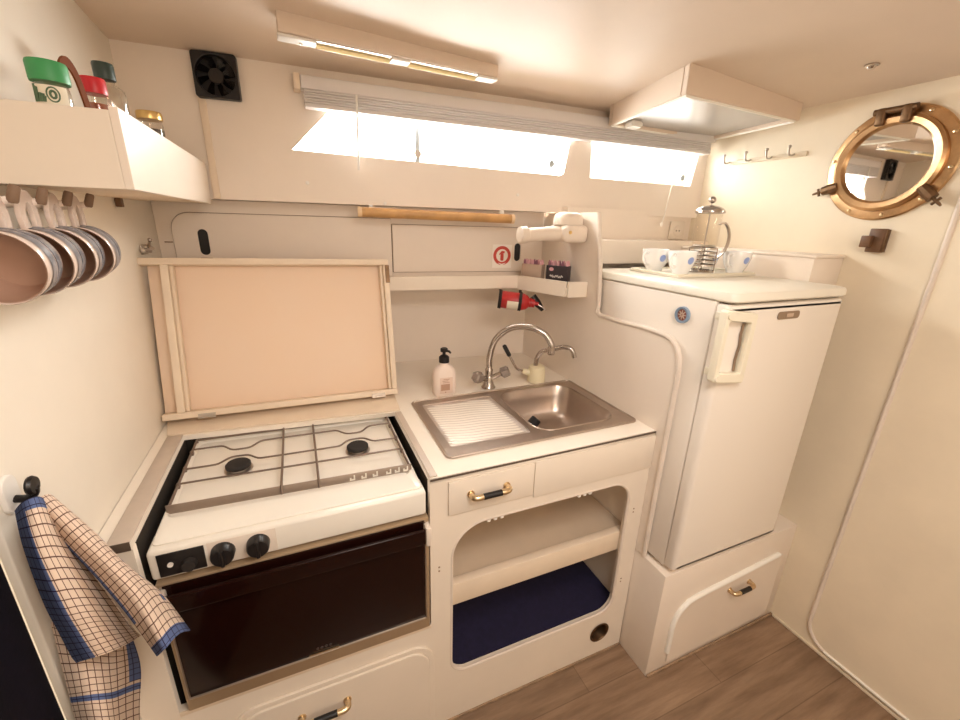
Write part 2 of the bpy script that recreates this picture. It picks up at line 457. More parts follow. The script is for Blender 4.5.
# beading along the floor
bm = BM(); box(bm, .145, .862, -.006, 0, 0, .008, .002); struct('baseboard_left', bm, M['bead'])
bm = BM(); box(bm, .868, XR, -.141, -.1332, 0, .009, .002); struct('baseboard_back', bm, M['bead'])
bm = BM(); box(bm, XR - .007, XR, -2.4, -.143, 0, .012, .003); struct('baseboard_right', bm, M['wall_r'])

# navy curtain beside the end of the left wall
bm = BM(); nn = 60; A = []
for k in range(nn + 1):
    y = -.167 - .75 * k / nn; x = -.541 + .0035 * math.sin(k * .9) + .001 * math.sin(k * 2.3)
    A.append((x, y))
R0 = [bm.verts.new((x, y, 0.002)) for x, y in A]; R1 = [bm.verts.new((x, y, 1.25)) for x, y in A]
for k in range(nn): bm.faces.new((R0[k], R0[k + 1], R1[k + 1], R1[k]))
bmesh.ops.solidify(bm, geom=bm.faces[:], thickness=.004)
tag(obj('curtain', bm, M['navy2']), 'dark navy cloth hanging down past the end of the left wall', 'curtain')

# ------------------------------------------------------------------ bow handle (brass ends, black grip)
def bow_handle(parent, c, w, ay='-y', m=None):
    """handle on a front facing -y, centred at c, width w"""
    x, y, z = c; h = w / 2; d = .024
    b = BM()
    tube(b, [(x - h, y, z), (x - h, y - .0035, z)] + catmull([(x - h, y - .004, z), (x - h, y - d * .75, z), (x - h + .010, y - d, z), (x - h * .5, y - d, z)], 5) + catmull([(x + h * .5, y - d, z), (x + h - .010, y - d, z), (x + h, y - d * .75, z), (x + h, y - .004, z)], 5) + [(x + h, y - .0035, z), (x + h, y, z)],
         [.0105, .0105] + [.0078] * 16 + [.0078] * 16 + [.0105, .0105], 12)
    hd = obj('handle', b, m or M['brassb'], parent); hd['label'] = 'brass bow handle with black grip'
    b = BM(); tube(b, [(x - h * .55, y - d, z), (x - h * .5, y - d, z), (x + h * .5, y - d, z), (x + h * .55, y - d, z)], [.006, .0082, .0082, .006], 12); obj('grip', b, M['black'], hd)
    return hd

# ------------------------------------------------------------------ galley cabinet
cab = thing('galley_cabinet', 'cream galley cabinet holding the stove bay and the open shelf under the sink', 'cabinet', (.166, .0, 0))
cut = rrect(.188, .797, .195, .735, (.075, .10, .06, .06), 10)
outline = [(XL + .001, .0), (.8615, .0), (.8615, .886), (.128, .886), (.128, .43), (-.463, .43), (-.463, .886), (XL + .001, .886)]
bm = BM(); plate(bm, [outline, cut, circ(.755, .108, .036)], 'xz', 0, .018); obj('face_panel', bm, M['cab'], cab, smooth=0)
b = BM(); tube(b, [(p[0], .004, p[1]) for p in cut], .0055, 8, True); obj('cutout_trim', b, M['trimw'], cab)
b = BM(); box(b, .178, .8445, .0185, .249, .178, .188); obj('bottom_board', b, M['cab'], cab, smooth=0)
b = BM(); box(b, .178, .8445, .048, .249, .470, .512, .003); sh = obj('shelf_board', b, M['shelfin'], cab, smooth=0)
b = BM(); box(b, .178, .8445, .0185, .0475, .446, .522, .004); obj('shelf_lip', b, M['wood_cream'], cab)
for xa, xb in ((.16, .177), (.845, .861)):
    b = BM(); box(b, xa, xb, .0185, .62, .02, .886); obj('side_panel', b, M['cab'], cab, smooth=0)
b = BM(); box(b, .178, .8445, .25, .262, .189, .742); obj('rear_panel', b, M['cab'], cab, smooth=0)
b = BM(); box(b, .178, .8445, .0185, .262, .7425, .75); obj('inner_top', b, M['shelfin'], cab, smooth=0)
for x in (.285, .585):
    b = BM(); box(b, x, x + .062, .003, .0175, .728, .7345, .001)
    for k in range(3): box(b, x + .006 + .02 * k, x + .016 + .02 * k, .002, .012, .722, .729, .001)
    obj('cupboard_hinge', b, M['white'], cab)
b = BM(); box(b, -.462, .128, -.003, -.0002, .418, .43, .001); obj('bay_sill', b, M['wood_cream'], cab)
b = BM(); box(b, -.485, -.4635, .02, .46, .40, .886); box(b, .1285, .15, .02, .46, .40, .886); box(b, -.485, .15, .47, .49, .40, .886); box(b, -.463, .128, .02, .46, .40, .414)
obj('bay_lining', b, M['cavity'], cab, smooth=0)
b = BM(); lathe(b, [(.036, .001), (.041, -.003), (.036, -.004), (.034, .001), (.034, .06), (.036, .06)], (.755, 0, .108), 32, 'y', closed=True); obj('vent_ring', b, M['brassd'], cab)
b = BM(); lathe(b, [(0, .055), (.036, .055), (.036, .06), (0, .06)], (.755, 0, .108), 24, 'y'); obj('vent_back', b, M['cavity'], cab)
# drawer beside the sink
b = BM(); box(b, .176, .424, -.006, -.0003, .781, .880, .0015); dr = obj('drawer', b, M['cab'], cab); bow_handle(dr, (.288, -.006, .834), .104)
b = BM(); box(b, .428, .862, -.0045, -.0003, .770, .884, .0015); obj('fascia_board', b, M['cab'], cab)
for (x, z) in [(.152, .62), (.152, .607), (.823, .62), (.823, .607), (.818, .33), (.818, .317)]:
    b = BM(); cyl(b, (x, .001, z), (x, -.0008, z), .0028, n=8); obj('screw_hole', b, M['bead'], cab)
# drawer under the stove
ud = rrect(-.36, .118, .03, .352, (.055, .055, .03, .03), 10)
b = BM(); plate(b, [ud], 'xz', -.012, -.0003, .003); dr2 = obj('lower_drawer', b, M['cab'], cab)
ud2 = rrect(-.376, .134, .015, .368, (.065, .065, .03, .03), 10)
b = BM(); plate(b, [ud2, ud], 'xz', -.008, -.0003, .002); obj('drawer_moulding', b, M['cab'], dr2)
bow_handle(dr2, (-.165, -.012, .283), .112)

# navy liner on the bottom board of the cutout
bm = BM(); plate(bm, [[(.182, .022), (.80, .022), (.842, .06), (.842, .245), (.182, .245)]], 'xy', .1885, .196, .002)
tag(obj('shelf_liner', bm, M['navy']), 'navy blue cloth mat on the bottom of the open cupboard under the sink', 'mat')

# ------------------------------------------------------------------ worktop
wt = thing('worktop', 'white laminate worktop around the sink and the stove bay', 'worktop', (.15, .4, .888))
bowl = rrect(.505, .808, .108, .426, .06, 8)
wl = [(XL + .002, 0), (-.464, 0), (-.464, .452), (.129, .405), (.129, 0), (.8605, 0), (.8605, BY(.861) - .001), (XL + .002, BY(XL) - .001)]
bm = BM(); plate(bm, [wl, rrect(.49, .822, .094, .44, .06, 8)], 'xy', .8865, .90); obj('top_board', bm, M['lam'], wt, smooth=0)
bm = BM(); box(bm, .129, .861, -.0025, -.0002, .8925, .8975, .0005); obj('front_edge', bm, M['edge'], wt)
bm = BM(); box(bm, -.503, -.4645, -.001, .455, .9003, .905, .002); obj('side_lip', bm, M['trimg'], wt)
bm = BM(); box(bm, .1295, .150, .004, .40, .9003, .9035, .0015); obj('side_lip', bm, M['trimg'], wt)
bm = BM(); box(bm, -.505, -.4645, -.0035, -.0015, .886, .9055, .0005); obj('front_edge', bm, M['edge'], wt)

# ------------------------------------------------------------------ sink
sk = thing('sink', 'stainless steel sink with drainer on the left, set in the white worktop', 'sink', (.524, .263, .9005))
rim = rrect(.197, .851, .066, .460, .018, 6)
drn = rrect(.226, .482, .118, .418, .012, 6)
bm = BM(); plate(bm, [rim, bowl, drn], 'xy', .9005, .9045, .001); obj('rim', bm, M['steel'], sk)
bm = BM(); tube(bm, [(p[0], p[1], .9045) for p in rrect(.200, .848, .069, .457, .016, 6)], .0035, 8, True)
tube(bm, [(p[0], p[1], .9045) for p in bowl], .0028, 8, True); obj('rolled_edge', bm, M['steel'], sk)
bm = BM(); rings = []
for ins, dz, r in [(0, .9045, .06), (.004, .897, .058), (.012, .865, .055), (.020, .815, .052), (.036, .794, .046), (.06, .7885, .035), (.09, .7878, .03), (.125, .787, .012)]:
    rings.append([(p[0], p[1], dz) for p in rrect(.505 + ins, .808 - ins, .108 + ins, .426 - ins, r, 8)])
loft(bm, rings, False, True)
bmesh.ops.recalc_face_normals(bm, faces=bm.faces[:])
if sum(f.normal.z for f in bm.faces if f.calc_center_median().z < .79) < 0: bmesh.ops.reverse_faces(bm, faces=bm.faces[:])
obj('bowl', bm, M['steel'], sk, smooth=50, normals=False)
bm = BM(); nx, ny = 90, 110; g = []
for j in range(ny + 1):
    row = []
    for i in range(nx + 1):
        x = .222 + .264 * i / nx; y = .114 + .308 * j / ny
        e = min(i, nx - i, j, ny - j) / 9.; e = max(0, min(1, e))
        u = (y * 40 + x * 6.0)
        z = .9025 - .003 * e + .0012 * e * math.sin(2 * PI * u * 1.5 + .9 * math.sin(x * 46))
        row.append(bm.verts.new((x, y, z)))
    g.append(row)
for j in range(ny):
    for i in range(nx): bm.faces.new((g[j][i], g[j][i + 1], g[j + 1][i + 1], g[j + 1][i]))
obj('drainboard', bm, M['steel_b'], sk, smooth=80)
bm = BM(); lathe(bm, [(.032, .7895), (.032, .7915), (.028, .7925), (.022, .7920), (0, .7918)], (.66, .27, 0), 24); obj('drain', bm, M['steel'], sk)
bm = BM(); lathe(bm, [(0, 0), (.019, 0), (.02, .006), (.019, .028), (.015, .031), (0, .031)], (0, 0, 0), 18, mx=Matrix.Translation((.612, .330, .805)) @ Matrix.Rotation(.75, 4, 'Y'))
tag(obj('sink_plug', bm, M['rubber']), 'black rubber plug lying on the bottom of the sink bowl', 'plug')

# ------------------------------------------------------------------ mixer tap
tp = thing('mixer_tap', 'chrome swan-neck mixer tap with two handles behind the sink', 'tap', (.512, .50, .90))
bm = BM(); lathe(bm, [(.026, 0), (.028, .004), (.022, .012), (.018, .03), (.017, .045), (.014, .052), (.0, .052)], (.512, .50, .9005), 24); obj('base', bm, M['chrome'], tp)
bm = BM(); lathe(bm, [(.0, .045), (.014, .045), (.015, .075), (.012, .080), (.012, .092), (0, .092)], (.512, .50, .9005), 20); obj('collar', bm, M['chrome'], tp)
neck = catmull([(.512, .50, .985), (.513, .498, 1.03), (.528, .485, 1.095), (.572, .455, 1.142), (.628, .415, 1.150), (.670, .382, 1.130), (.690, .366, 1.098), (.692, .364, 1.085)], 8)
bm = BM(); tube(bm, neck, .0115, 14); obj('spout', bm, M['chrome'], tp)
bm = BM(); lathe(bm, [(0, 0), (.012, 0), (.0135, .004), (.0135, .026), (.0105, .03), (0, .03)], (.692, .364, 1.057), 16); obj('aerator', bm, M['chrome'], tp)
for s, dx, dz in ((-1, -.045, .058), (1, .045, .066)):
    bm = BM(); a = V(.512, .50, .935); e = V(.512 + dx * .55, .49, .9005 + dz * .75); f = V(.512 + dx * 1.25, .476, .9005 + dz)
    d = (f - e).normalized()
    tube(bm, [a, e, f], .010, 12); hd = obj('tap_handle', bm, M['chrome'], tp)
    bm = BM(); tube(bm, [f - d * .018, f - d * .012, f + d * .012, f + d * .017], [.013, .0225, .0215, .015], 6); obj('knob', bm, M['acryl'], hd, smooth=0)

# ------------------------------------------------------------------ manual water pump
pm = thing('hand_pump', 'cream hand water pump with black-gripped lever and steel spout, behind the sink bowl', 'pump', (.715, .50, .90))
bm = BM(); lathe(bm, [(.033, 0), (.037, .004), (.036, .012), (.034, .05), (.031, .063), (.02, .07), (0, .07)], (.722, .4995, .9005), 24)
cyl(bm, (.69, .503, .94), (.665, .512, .948), .013, .011, 14); obj('body', bm, M['cream'], pm)
bm = BM(); tube(bm, catmull([(.672, .51, .946), (.648, .518, .953), (.632, .522, .972), (.612, .532, 1.012)], 6), .0052, 10); lv = obj('lever', bm, M['chrome'], pm)
bm = BM(); d = V(-.020, .010, .040); p = V(.612, .532, 1.012); tube(bm, [p - d * .1, p, p + d * .9, p + d], [.006, .0085, .0085, .006], 12); obj('grip', bm, M['rubber'], lv)
bm = BM(); tube(bm, catmull([(.714, .497, .962), (.716, .494, 1.00), (.728, .480, 1.030), (.760, .452, 1.045), (.79, .425, 1.058), (.812, .405, 1.052), (.822, .396, 1.022)], 8), .009, 12); obj('spout', bm, M['chrome'], pm)

# ------------------------------------------------------------------ soap bottle
sp = thing('soap_dispenser', 'pale pink soap bottle with black pump top on the worktop', 'soap bottle', (.333, .50, .90))
bm = BM(); rings = []
for z, w, d, r in [(.9005, .038, .022, .017), (.906, .042, .025, .02), (.95, .042, .025, .02), (.978, .042, .025, .02), (.995, .038, .024, .02), (1.009, .027, .019, .0185), (1.016, .017, .016, .0155), (1.023, .015, .0145, .014)]:
    rings.append([(.333 + p[0], .50 + p[1], z) for p in rrect(-w, w, -d, d, min(r, d - .0005), 6)])
loft(bm, rings, True, True); bd = obj('bottle', bm, M['soap'], sp, smooth=50)
bm = BM(); box(bm, .309, .357, .4735, .4749, .912, .972, .0005); lb = obj('label', bm, M['soaplab'], bd)
bm = BM(); box(bm, .313, .346, .4725, .4734, .924, .948, .0002)
for k, (x0, x1) in enumerate([(.320, .345), (.318, .340), (.322, .345)]): box(bm, x0, x1, .4725, .4734, .953 + k * .006, .955 + k * .006)
box(bm, .328, .332, .4725, .4734, .915, .919); obj('print', bm, M['soapprint'], lb, smooth=0)
bm = BM(); lathe(bm, [(.0, 1.0235), (.0185, 1.0235), (.0185, 1.043), (.012, 1.049), (.006, 1.052), (.006, 1.062), (.013, 1.063), (.0135, 1.073), (.010, 1.076), (0, 1.076)], (.333, .50, 0), 20)
tube(bm, [(.333, .50, 1.068), (.345, .478, 1.068), (.348, .472, 1.063)], [.005, .0045, .003], 8); obj('pump_head', bm, M['black'], sp)

# ------------------------------------------------------------------ stove
st = thing('gas_cooker', 'white two-burner gas cooker with dark glass oven door in the galley bay', 'cooker', (-.165, .2, .43))
X0, X1 = -.446, .118
def SH(x): return -.042 * (x + .165)
bm = BM(); box(bm, X0 + .006, X1 - .006, .03, .44, .4325, .80, .004); obj('oven_body', bm, M['trimg'], st)
bm = BM(); box(bm, X0, X1, -.006, .06, .803, .872, .008, 3); fp = obj('control_panel', bm, M['enamel'], st)
# hob: shallow pan with raised lip
bm = BM()
def ringz(x0, x1, y0, y1, r, z): return [(p[0], p[1] + SH(p[0]) * max(0, min(1, (p[1]) / .1)), z) for p in rrect(x0, x1, y0, y1, r, 5)]
loft(bm, [ringz(X0 + .006, X1 - .006, .010, .452, .012, .868), ringz(X0 + .006, X1 - .006, .010, .452, .012, .8755), ringz(X0 + .009, X1 - .009, .014, .449, .012, .8775),
          ringz(X0 + .013, X1 - .018, .085, .442, .016, .8765), ringz(X0 + .020, X1 - .026, .092, .436, .02, .866), ringz(X0 + .05, X1 - .05, .12, .40, .02, .8655)], True, True)
obj('hob_plate', bm, M['enamel'], st, smooth=25)
for bx in (-.312, -.010):
    by = .262 + SH(bx)
    bm = BM(); lathe(bm, [(.034, 0), (.034, .004), (.024, .005), (.023, .010), (0, .010)], (bx, by, .8655), 28); br = obj('burner', bm, M['zinc'], st)
    bm = BM(); lathe(bm, [(.022, .0105), (.029, .0105), (.030, .013), (.030, .018), (.027, .021), (0, .022)], (bx, by, .8655), 28); obj('burner_cap', bm, M['blackm'], br)
# pan rack
RZ = .885
rl, rr_ = X0 + .014, X1 - .016
bm = BM()
def rod(pts, r=.0026): tube(bm, [(x, y + SH(x), z) for x, y, z in pts], r, 8)
for sx in (rl, rr_): rod([(sx, .118, RZ), (sx, .432, RZ)], .0032)
rod([(rl, .432, RZ), (rr_, .432, RZ)], .003)
def wav(y, dy, z=RZ):
    pts = []
    for k in range(81):
        x = rl + (rr_ - rl) * k / 80; o = 0
        for bx in (-.312, -.010):
            o += dy * math.exp(-((x - bx) / .038) ** 4)
        pts.append((x, y + o, z))
    return pts
rod(wav(.375, -.034)); rod(wav(.272, .030)); rod([(rl, .205, RZ), (rr_, .205, RZ)])
for x in (-.205, -.122): rod([(x, .432, RZ + .003), (x, .205, RZ + .003), (x, .104, RZ + .010), (x, .096, RZ - .008)], .003)
for sx in (rl, rr_):
    for y in (.43, .12): rod([(sx, y, RZ), (sx, y, .877)], .003)
rk = obj('pan_rack', bm, M['rackm'], st)
bm = BM(); s_ = -.042
for k in range(1):
    box(bm, rl - .004, rr_ + .004, .104, .1065, RZ - .013, RZ + .009, .0005)
for v in bm.verts: v.co.y += SH(v.co.x)
bar = obj('front_rail', bm, M['rackbar'], rk)
for x in (-.050, -.022, .006, .040, .062, .084):
    bm = BM()
    plate(bm, [[(x, RZ - .009), (x + .013, RZ - .009), (x + .013, RZ + .005), (x + .0095, RZ + .005), (x + .0095, RZ - .005), (x + .004, RZ - .005), (x + .004, RZ - .001), (x, RZ - .001)]], 'xz', .1022, .1036)
    for v in bm.verts: v.co.y += SH(v.co.x)
    obj('rail_slot', bm, M['enamel'], bar, smooth=0)
for sx in (rl, rr_):
    for y in (.20, .275, .36):
        bm = BM(); box(bm, sx - .004, sx + .004, y - .006 + SH(sx), y + .006 + SH(sx), RZ - .008, RZ + .003, .001); obj('rack_clip', bm, M['rackm'], rk)
# controls
bm = BM(); box(bm, -.430, -.350, -.0085, -.0055, .811, .864, .001); tm = obj('timer_panel', bm, M['black'], fp)
bm = BM(); lathe(bm, [(0, -.0035), (.005, -.0035), (.005, 0)], (-.409, -.0085, .838), 12, 'y'); obj('button', bm, M['white'], tm)
bm = BM(); lathe(bm, [(0, -.012), (.012, -.012), (.014, 0)], (-.378, -.0085, .831), 20, 'y'); obj('dial', bm, M['blackm'], tm)
bm = BM(); box(bm, -.345, -.218, -.0075, -.0055, .809, .866, .001); kp = obj('knob_plate', bm, M['trimw'], fp)
for x in (-.318, -.253):
    bm = BM(); lathe(bm, [(0, -.022), (.0195, -.022), (.0215, -.018), (.0225, 0)], (x, -.0075, .839), 28, 'y'); box(bm, x - .0035, x + .0035, -.034, -.028, .820, .858, .001)
    obj('knob', bm, M['black'], kp)
# oven door
bm = BM(); box(bm, X0 + .004, X1 + .004, -.012, .028, .436, .799, .004); od = obj('oven_door', bm, M['ovenfr'], st)
bm = BM(); box(bm, X0 + .016, X1 - .010, -.0165, -.0125, .482, .794, .001); gl = obj('door_glass', bm, M['glassdark'], od)
bm = BM(); box(bm, X0 + .012, X1 - .012, -.040, -.030, .742, .786, .004, 3); hb = obj('door_handle', bm, M['glassdark'], od)
for x in (X0 + .008, X1 - .012):
    bm = BM(); box(bm, x, x + .014, -.042, -.0125, .736, .790, .004); obj('handle_bracket', bm, M['trimw'], hb)
bm = BM()
tube(bm, [(X0 + .014, -.0165, .794), (X0 + .014, -.0165, .480), (X1 - .008, -.0165, .480), (X1 - .008, -.0165, .794)], .0028, 8); obj('glass_trim', bm, M['zinc'], od)
bm = BM()
for k, x in enumerate((-.165, -.155, -.145, -.135)): lathe(bm, [(.0018, -.0008), (.0032, -.0008), (.0032, 0), (.0018, 0)], (x, -.0166, .5 + .0), 10, 'y', closed=True)
obj('badge_mark', bm, M['greymark'], gl)
bm = BM(); box(bm, -.185, -.115, -.0185, -.0168, .484, .4865); obj('door_catch', bm, M['brassb'], od)

# ------------------------------------------------------------------ folded-up hob lid
LX0, LX1 = -.524, .166
zl, ln = .926, .470
lean = math.atan2(.115, .46)
mx = Matrix.Translation((LX0, .515, zl)) @ Matrix.Rotation(math.radians(.7), 4, 'Y') @ Matrix.Rotation(-lean, 4, 'X')
W = LX1 - LX0; D = .045
lid = thing('hob_lid', 'cream wooden tray lid of the cooker, hinged up against the locker', 'lid', (-.18, .54, .918))
def lbox(*a, bev=.002): b = BM(); box(b, *a, bev, 2, mx); return b
obj('back_board', lbox(0, W, D - .008, D, 0, ln), M['lidin'], lid)
obj('bottom_rail', lbox(0, W, 0, D - .0082, 0, .019), M['wood_cream'], lid)
obj('top_rail', lbox(-.012, W, 0, D - .0082, ln - .019, ln), M['wood_cream'], lid)
obj('left_rail', lbox(.038, .058, 0, D - .0082, .0192, ln - .0192), M['wood_cream'], lid)
obj('left_bead', lbox(.0585, .068, .012, D - .0082, .0192, ln - .0192), M['wood_cream'], lid)
obj('right_rail', lbox(W - .018, W, 0, D - .0082, .0192, ln - .0192), M['wood_cream'], lid)
obj('right_bead', lbox(W - .028, W - .0188, .012, D - .0082, .0192, ln - .0192), M['wood_cream'], lid)
b = BM(); box(b, W - .012, W + .002, -.002, .018, ln - .08, ln - .02, .001, 1, mx); obj('corner_catch', b, M['brassd'], lid)
for x in (.09, .60):
    b = BM()
    box(b, x, x + .045, -.0015, -.0002, .001, .010, 0, 1, mx); tube(b, [mx @ V(x, -.002, -.002), mx @ V(x + .045, -.002, -.002)], .003, 8); obj('hinge', b, M['zinc'], lid)
# back rail behind the bay carrying the lid hinges
bm = BM(); plate(bm, [[(-.505, .462), (.15, .410), (.16, .56), (-.525, .56)]], 'xy', .9003, .9052, .0015)
tag(obj('hinge_rail', bm, M['wood_cream']), 'cream rail along the back of the cooker bay under the raised lid', 'rail')

# ------------------------------------------------------------------ partition beside the fridge
pt = thing('partition', 'white partition with rounded front corner between the sink and the fridge', 'partition', (.869, .4, 0))
prof = [(-.036, .447), (-.036, .70), (-.038, 1.08), (-.036, 1.118)]
cc = [(-.03 + .07 * (1 - math.cos(a)) - .005, 1.125 + .075 * math.sin(a)) for a in [PI / 2 * k / 8 for k in range(1, 9)]]
prof += cc + [(.12, 1.203), (.330, 1.197), (.345, 1.23), (.36, 1.36), (.40, 1.548), (.72, 1.548), (.85, 1.29), (BY(.862) - .002, 1.29), (BY(.862) - .002, .447)]
bm = BM(); plate(bm, [prof], 'yz', .862, .8685); obj('board', bm, M['panel'], pt, smooth=0)
tr = prof[:len(prof) - 4]
bm = BM(); tube(bm, catmull([(.8655, p[0], p[1]) for p in tr], 2), .0085, 10); obj('edge_trim', bm, M['trimw'], pt)

# ------------------------------------------------------------------ fridge plinth
pb = thing('fridge_plinth', 'white raised base cabinet under the fridge with a rounded drawer', 'cabinet', (1.2, .1, 0))
bm = BM(); box(bm, .8655, XR - .001, -.132, .50, 0, .442, .002); obj('carcass', bm, M['panel'], pb)
bm = BM(); plate(bm, [[(.951, .03), (XR - .05, .03), (XR - .05, .325), (1.03, .292)] + [(1.03 - .079 * math.sin(a), .213 + .079 * math.cos(a)) for a in [PI / 2 * k / 8 for k in range(1, 9)]]], 'xz', -.138, -.1322, .001); pd = obj('drawer', bm, M['panel'], pb)
bm = BM(); tube(bm, catmull([(.944, -.137, .085), (.944, -.137, .15), (.944, -.137, .205), (.957, -.137, .252), (.985, -.137, .281), (1.03, -.137, .298), (1.2, -.137, .312), (1.46, -.137, .334)], 6), .009, 10); obj('moulding', bm, M['trimb'], pd)
bow_handle(pd, (1.26, -.138, .261), .104)

# ------------------------------------------------------------------ fridge
FX0, FX1 = .8795, 1.378
fr = thing('fridge', 'small white fridge with cream pull handle on the plinth by the right wall', 'fridge', (1.12, .15, .4425))
bm = BM(); box(bm, FX0, FX1, -.102, .43, .458, 1.322, .004); obj('body', bm, M['fridge'], fr)
bm = BM(); box(bm, FX0 + .03, FX1 - .03, -.08, .41, .4425, .4578); obj('foot_rail', bm, M['blackm'], fr, smooth=0)
bm = BM(); plate(bm, [rrect(FX0, FX1, .463, 1.318, .008, 3)], 'xz', -.142, -.107, .0)
bmesh.ops.remove_doubles(bm, verts=bm.verts[:], dist=1e-5)
es = [e for e in bm.edges if all(abs(v.co.y + .142) < 1e-4 for v in e.verts) and len(e.link_faces) == 2 and abs(e.link_faces[0].normal.dot(e.link_faces[1].normal)) < .9]
bmesh.ops.bevel(bm, geom=es, offset=.016, segments=4, profile=.5, affect='EDGES'); dd = obj('door', bm, M['fridge'], fr, smooth=50)
bm = BM(); box(bm, FX0 + .006, FX1 - .006, -.1068, -.1022, .467, 1.314); obj('door_seal', bm, M['trimg'], fr, smooth=0)
bm = BM(); 
loft(bm, [[(p[0], p[1], z) for p in rrect(FX0 - .002 + i, FX1 + .004 - i, -.150 + i, .435 - i, .03, 6)] for i, z in [(.006, 1.3235), (0, 1.328), (0, 1.343), (.003, 1.349), (.012, 1.352)]], True, True)
obj('top_slab', bm, M['fridgetop'], fr, smooth=40)
bm = BM(); box(bm, FX0 + .012, FX1 - .006, -.128, -.11, 1.3182, 1.3234); obj('top_gap', bm, M['edge'], fr, smooth=0)
# pull handle: frame wrapped round the hinge-side edge
hx0, hx1, hz0, hz1 = .846, .966, 1.120, 1.312
bm = BM(); plate(bm, [rrect(hx0, hx1, hz0, hz1, .008, 4), rrect(hx0 + .017, hx1 - .020, hz0 + .026, hz1 - .026, .004, 3)], 'xz', -.164, -.1425, .003)
box(bm, .8705, .8785, -.1430, -.112, hz0 + .01, hz0 + .03, .002); box(bm, .8705, .8785, -.1430, -.112, hz1 - .03, hz1 - .01, .002)
for v in bm.verts: v.co.z -= .12 * (v.co.x - hx0)
ph = obj('pull_handle', bm, M['handle'], dd)
bm = BM(); tube(bm, [(hx1 - .025, -.146, hz0 + .018), (hx1 - .028, -.146, 1.17), (hx1 - .023, -.146, 1.21), (hx1 - .028, -.146, 1.24), (hx1 - .024, -.146, hz1 - .042)], .0034, 6); obj('torn_edge', bm, M['badge'], ph)
for z in (hz0 + .011, hz1 - .014):
    bm = BM(); lathe(bm, [(0, -.004), (.008, -.004), (.009, 0)], (hx0 + .011, -.164, z), 14, 'y'); obj('screw_cap', bm, M['handle'], ph)
bm = BM(); plate(bm, [rrect(1.078, 1.172, 1.270, 1.292, .009, 5)], 'xz', -.145, -.1425, .0008); bg = obj('badge', bm, M['badge'], dd)
bm = BM(); box(bm, 1.114, 1.143, -.1462, -.1452, 1.276, 1.286, .0003); obj('badge_plate', bm, M['badgel'], bg)

# round vane on the fridge side
bm = BM(); lathe(bm, [(.0, -.002), (.017, -.002), (.017, -.008), (.023, -.009), (.024, 0), (.0, 0)], (FX0, -.008, 1.268), 32, 'x')
rv = obj('round_vent', bm, M['bluering']); tag(rv, 'small round blue-rimmed ornament stuck to the side of the fridge', 'ornament')
bm = BM(); lathe(bm, [(0, -.0045), (.0165, -.0045), (.0165, -.0022), (0, -.0022)], (FX0, -.008, 1.268), 24, 'x'); obj('rosette_disc', bm, M['redrose'], rv)
bm = BM()
for k in range(8):
    a = k * PI / 4; c, s_ = math.cos(a), math.sin(a)
    tube(bm, [(FX0 - .006, -.008 + .003 * c, 1.268 + .003 * s_), (FX0 - .006, -.008 + .014 * c, 1.268 + .014 * s_)], [.0022, .0012], 6)
obj('rosette', bm, M['badgel'], rv)

# boxing beside the fridge
bm = BM(); box(bm, 1.3825, XR - .001, -.03, .484, 1.31, 1.424, .002); bx_ = obj('wall_boxing', bm, M['panel']); tag(bx_, 'white boxed ledge between the fridge top and the right wall', 'ledge')
bm = BM(); box(bm, 1.378, XR - .001, -.036, .484, 1.4243, 1.434, .003); obj('cap', bm, M['panel'], bx_)

# ------------------------------------------------------------------ tray, cups, cafetiere on the fridge
TZ = 1.3522
tr_ = thing('serving_tray', 'flat cream tray under the cups and coffee pot on the fridge', 'tray', (1.17, .225, TZ))
bm = BM(); box(bm, .985, 1.352, .125, .345, TZ, TZ + .006, .002); obj('base', bm, M['fridgetop'], tr_)
bm = BM(); tube(bm, [(p[0], p[1], TZ + .008) for p in rrect(.987, 1.350, .127, .343, .012, 4)], .004, 8, True); obj('rim', bm, M['handle'], tr_)
CZ0 = TZ + .0064
def make_cup(loc, label, rz):
    t = thing('teacup', label, 'cup', loc, (0, 0, rz), 'flowered cups on the tray'); t.scale = (1.1, 1.1, 1.12)
    b = BM(); lathe(b, [(0, .004), (.018, .004), (.020, 0), (.023, 0), (.025, .008), (.033, .022), (.0385, .042), (.041, .064), (.0405, .0655), (.039, .064), (.036, .042), (.030, .022), (.02, .010), (0, .009)], (0, 0, 0), 32)
    body = obj('bowl', b, M['china'], t, local=True, smooth=60)
    b = BM(); tube(b, catmull([(-.039, 0, .054), (-.052, 0, .058), (-.063, 0, .049), (-.060, 0, .033), (-.048, 0, .022), (-.033, 0, .022)], 6), .0038, 8); obj('handle', b, M['china'], t, local=True)
    def spot(a, z, r, m, nm):
        b = BM(); rings = []
        for rr in (r, r * .6, .0001):
            ring = []
            for k in range(14):
                q = 2 * PI * k / 14; zz = z + rr * math.sin(q); aa = a + rr * math.cos(q) / .038
                prf = [(0, .023), (.022, .033), (.042, .0385), (.064, .041)]
                R = .033
                for (z0, r0), (z1, r1) in zip(prf, prf[1:]):
                    if z0 <= zz <= z1: R = r0 + (r1 - r0) * (zz - z0) / (z1 - z0)
                ring.append(((R + .0006) * math.cos(aa), (R + .0006) * math.sin(aa), zz))
            rings.append(ring)
        loft(b, rings, False, True); obj(nm, b, m, body, local=True)
    for a in (-1.95, .9): spot(a, .040, .0105, M['blue_d'], 'blue_flower'); spot(a + .72, .043, .006, M['pink_d'], 'pink_flower')
    return t
cup = make_cup((1.055, .185, CZ0), 'white flowered teacup at the front left of the tray, left of the coffee pot', .25)
dup(cup, (1.040, .285, CZ0), 'white flowered teacup at the back left corner of the tray', (0, 0, .2))
dup(cup, (1.290, .284, CZ0), 'white flowered teacup half hidden behind the coffee pot', (0, 0, .35))
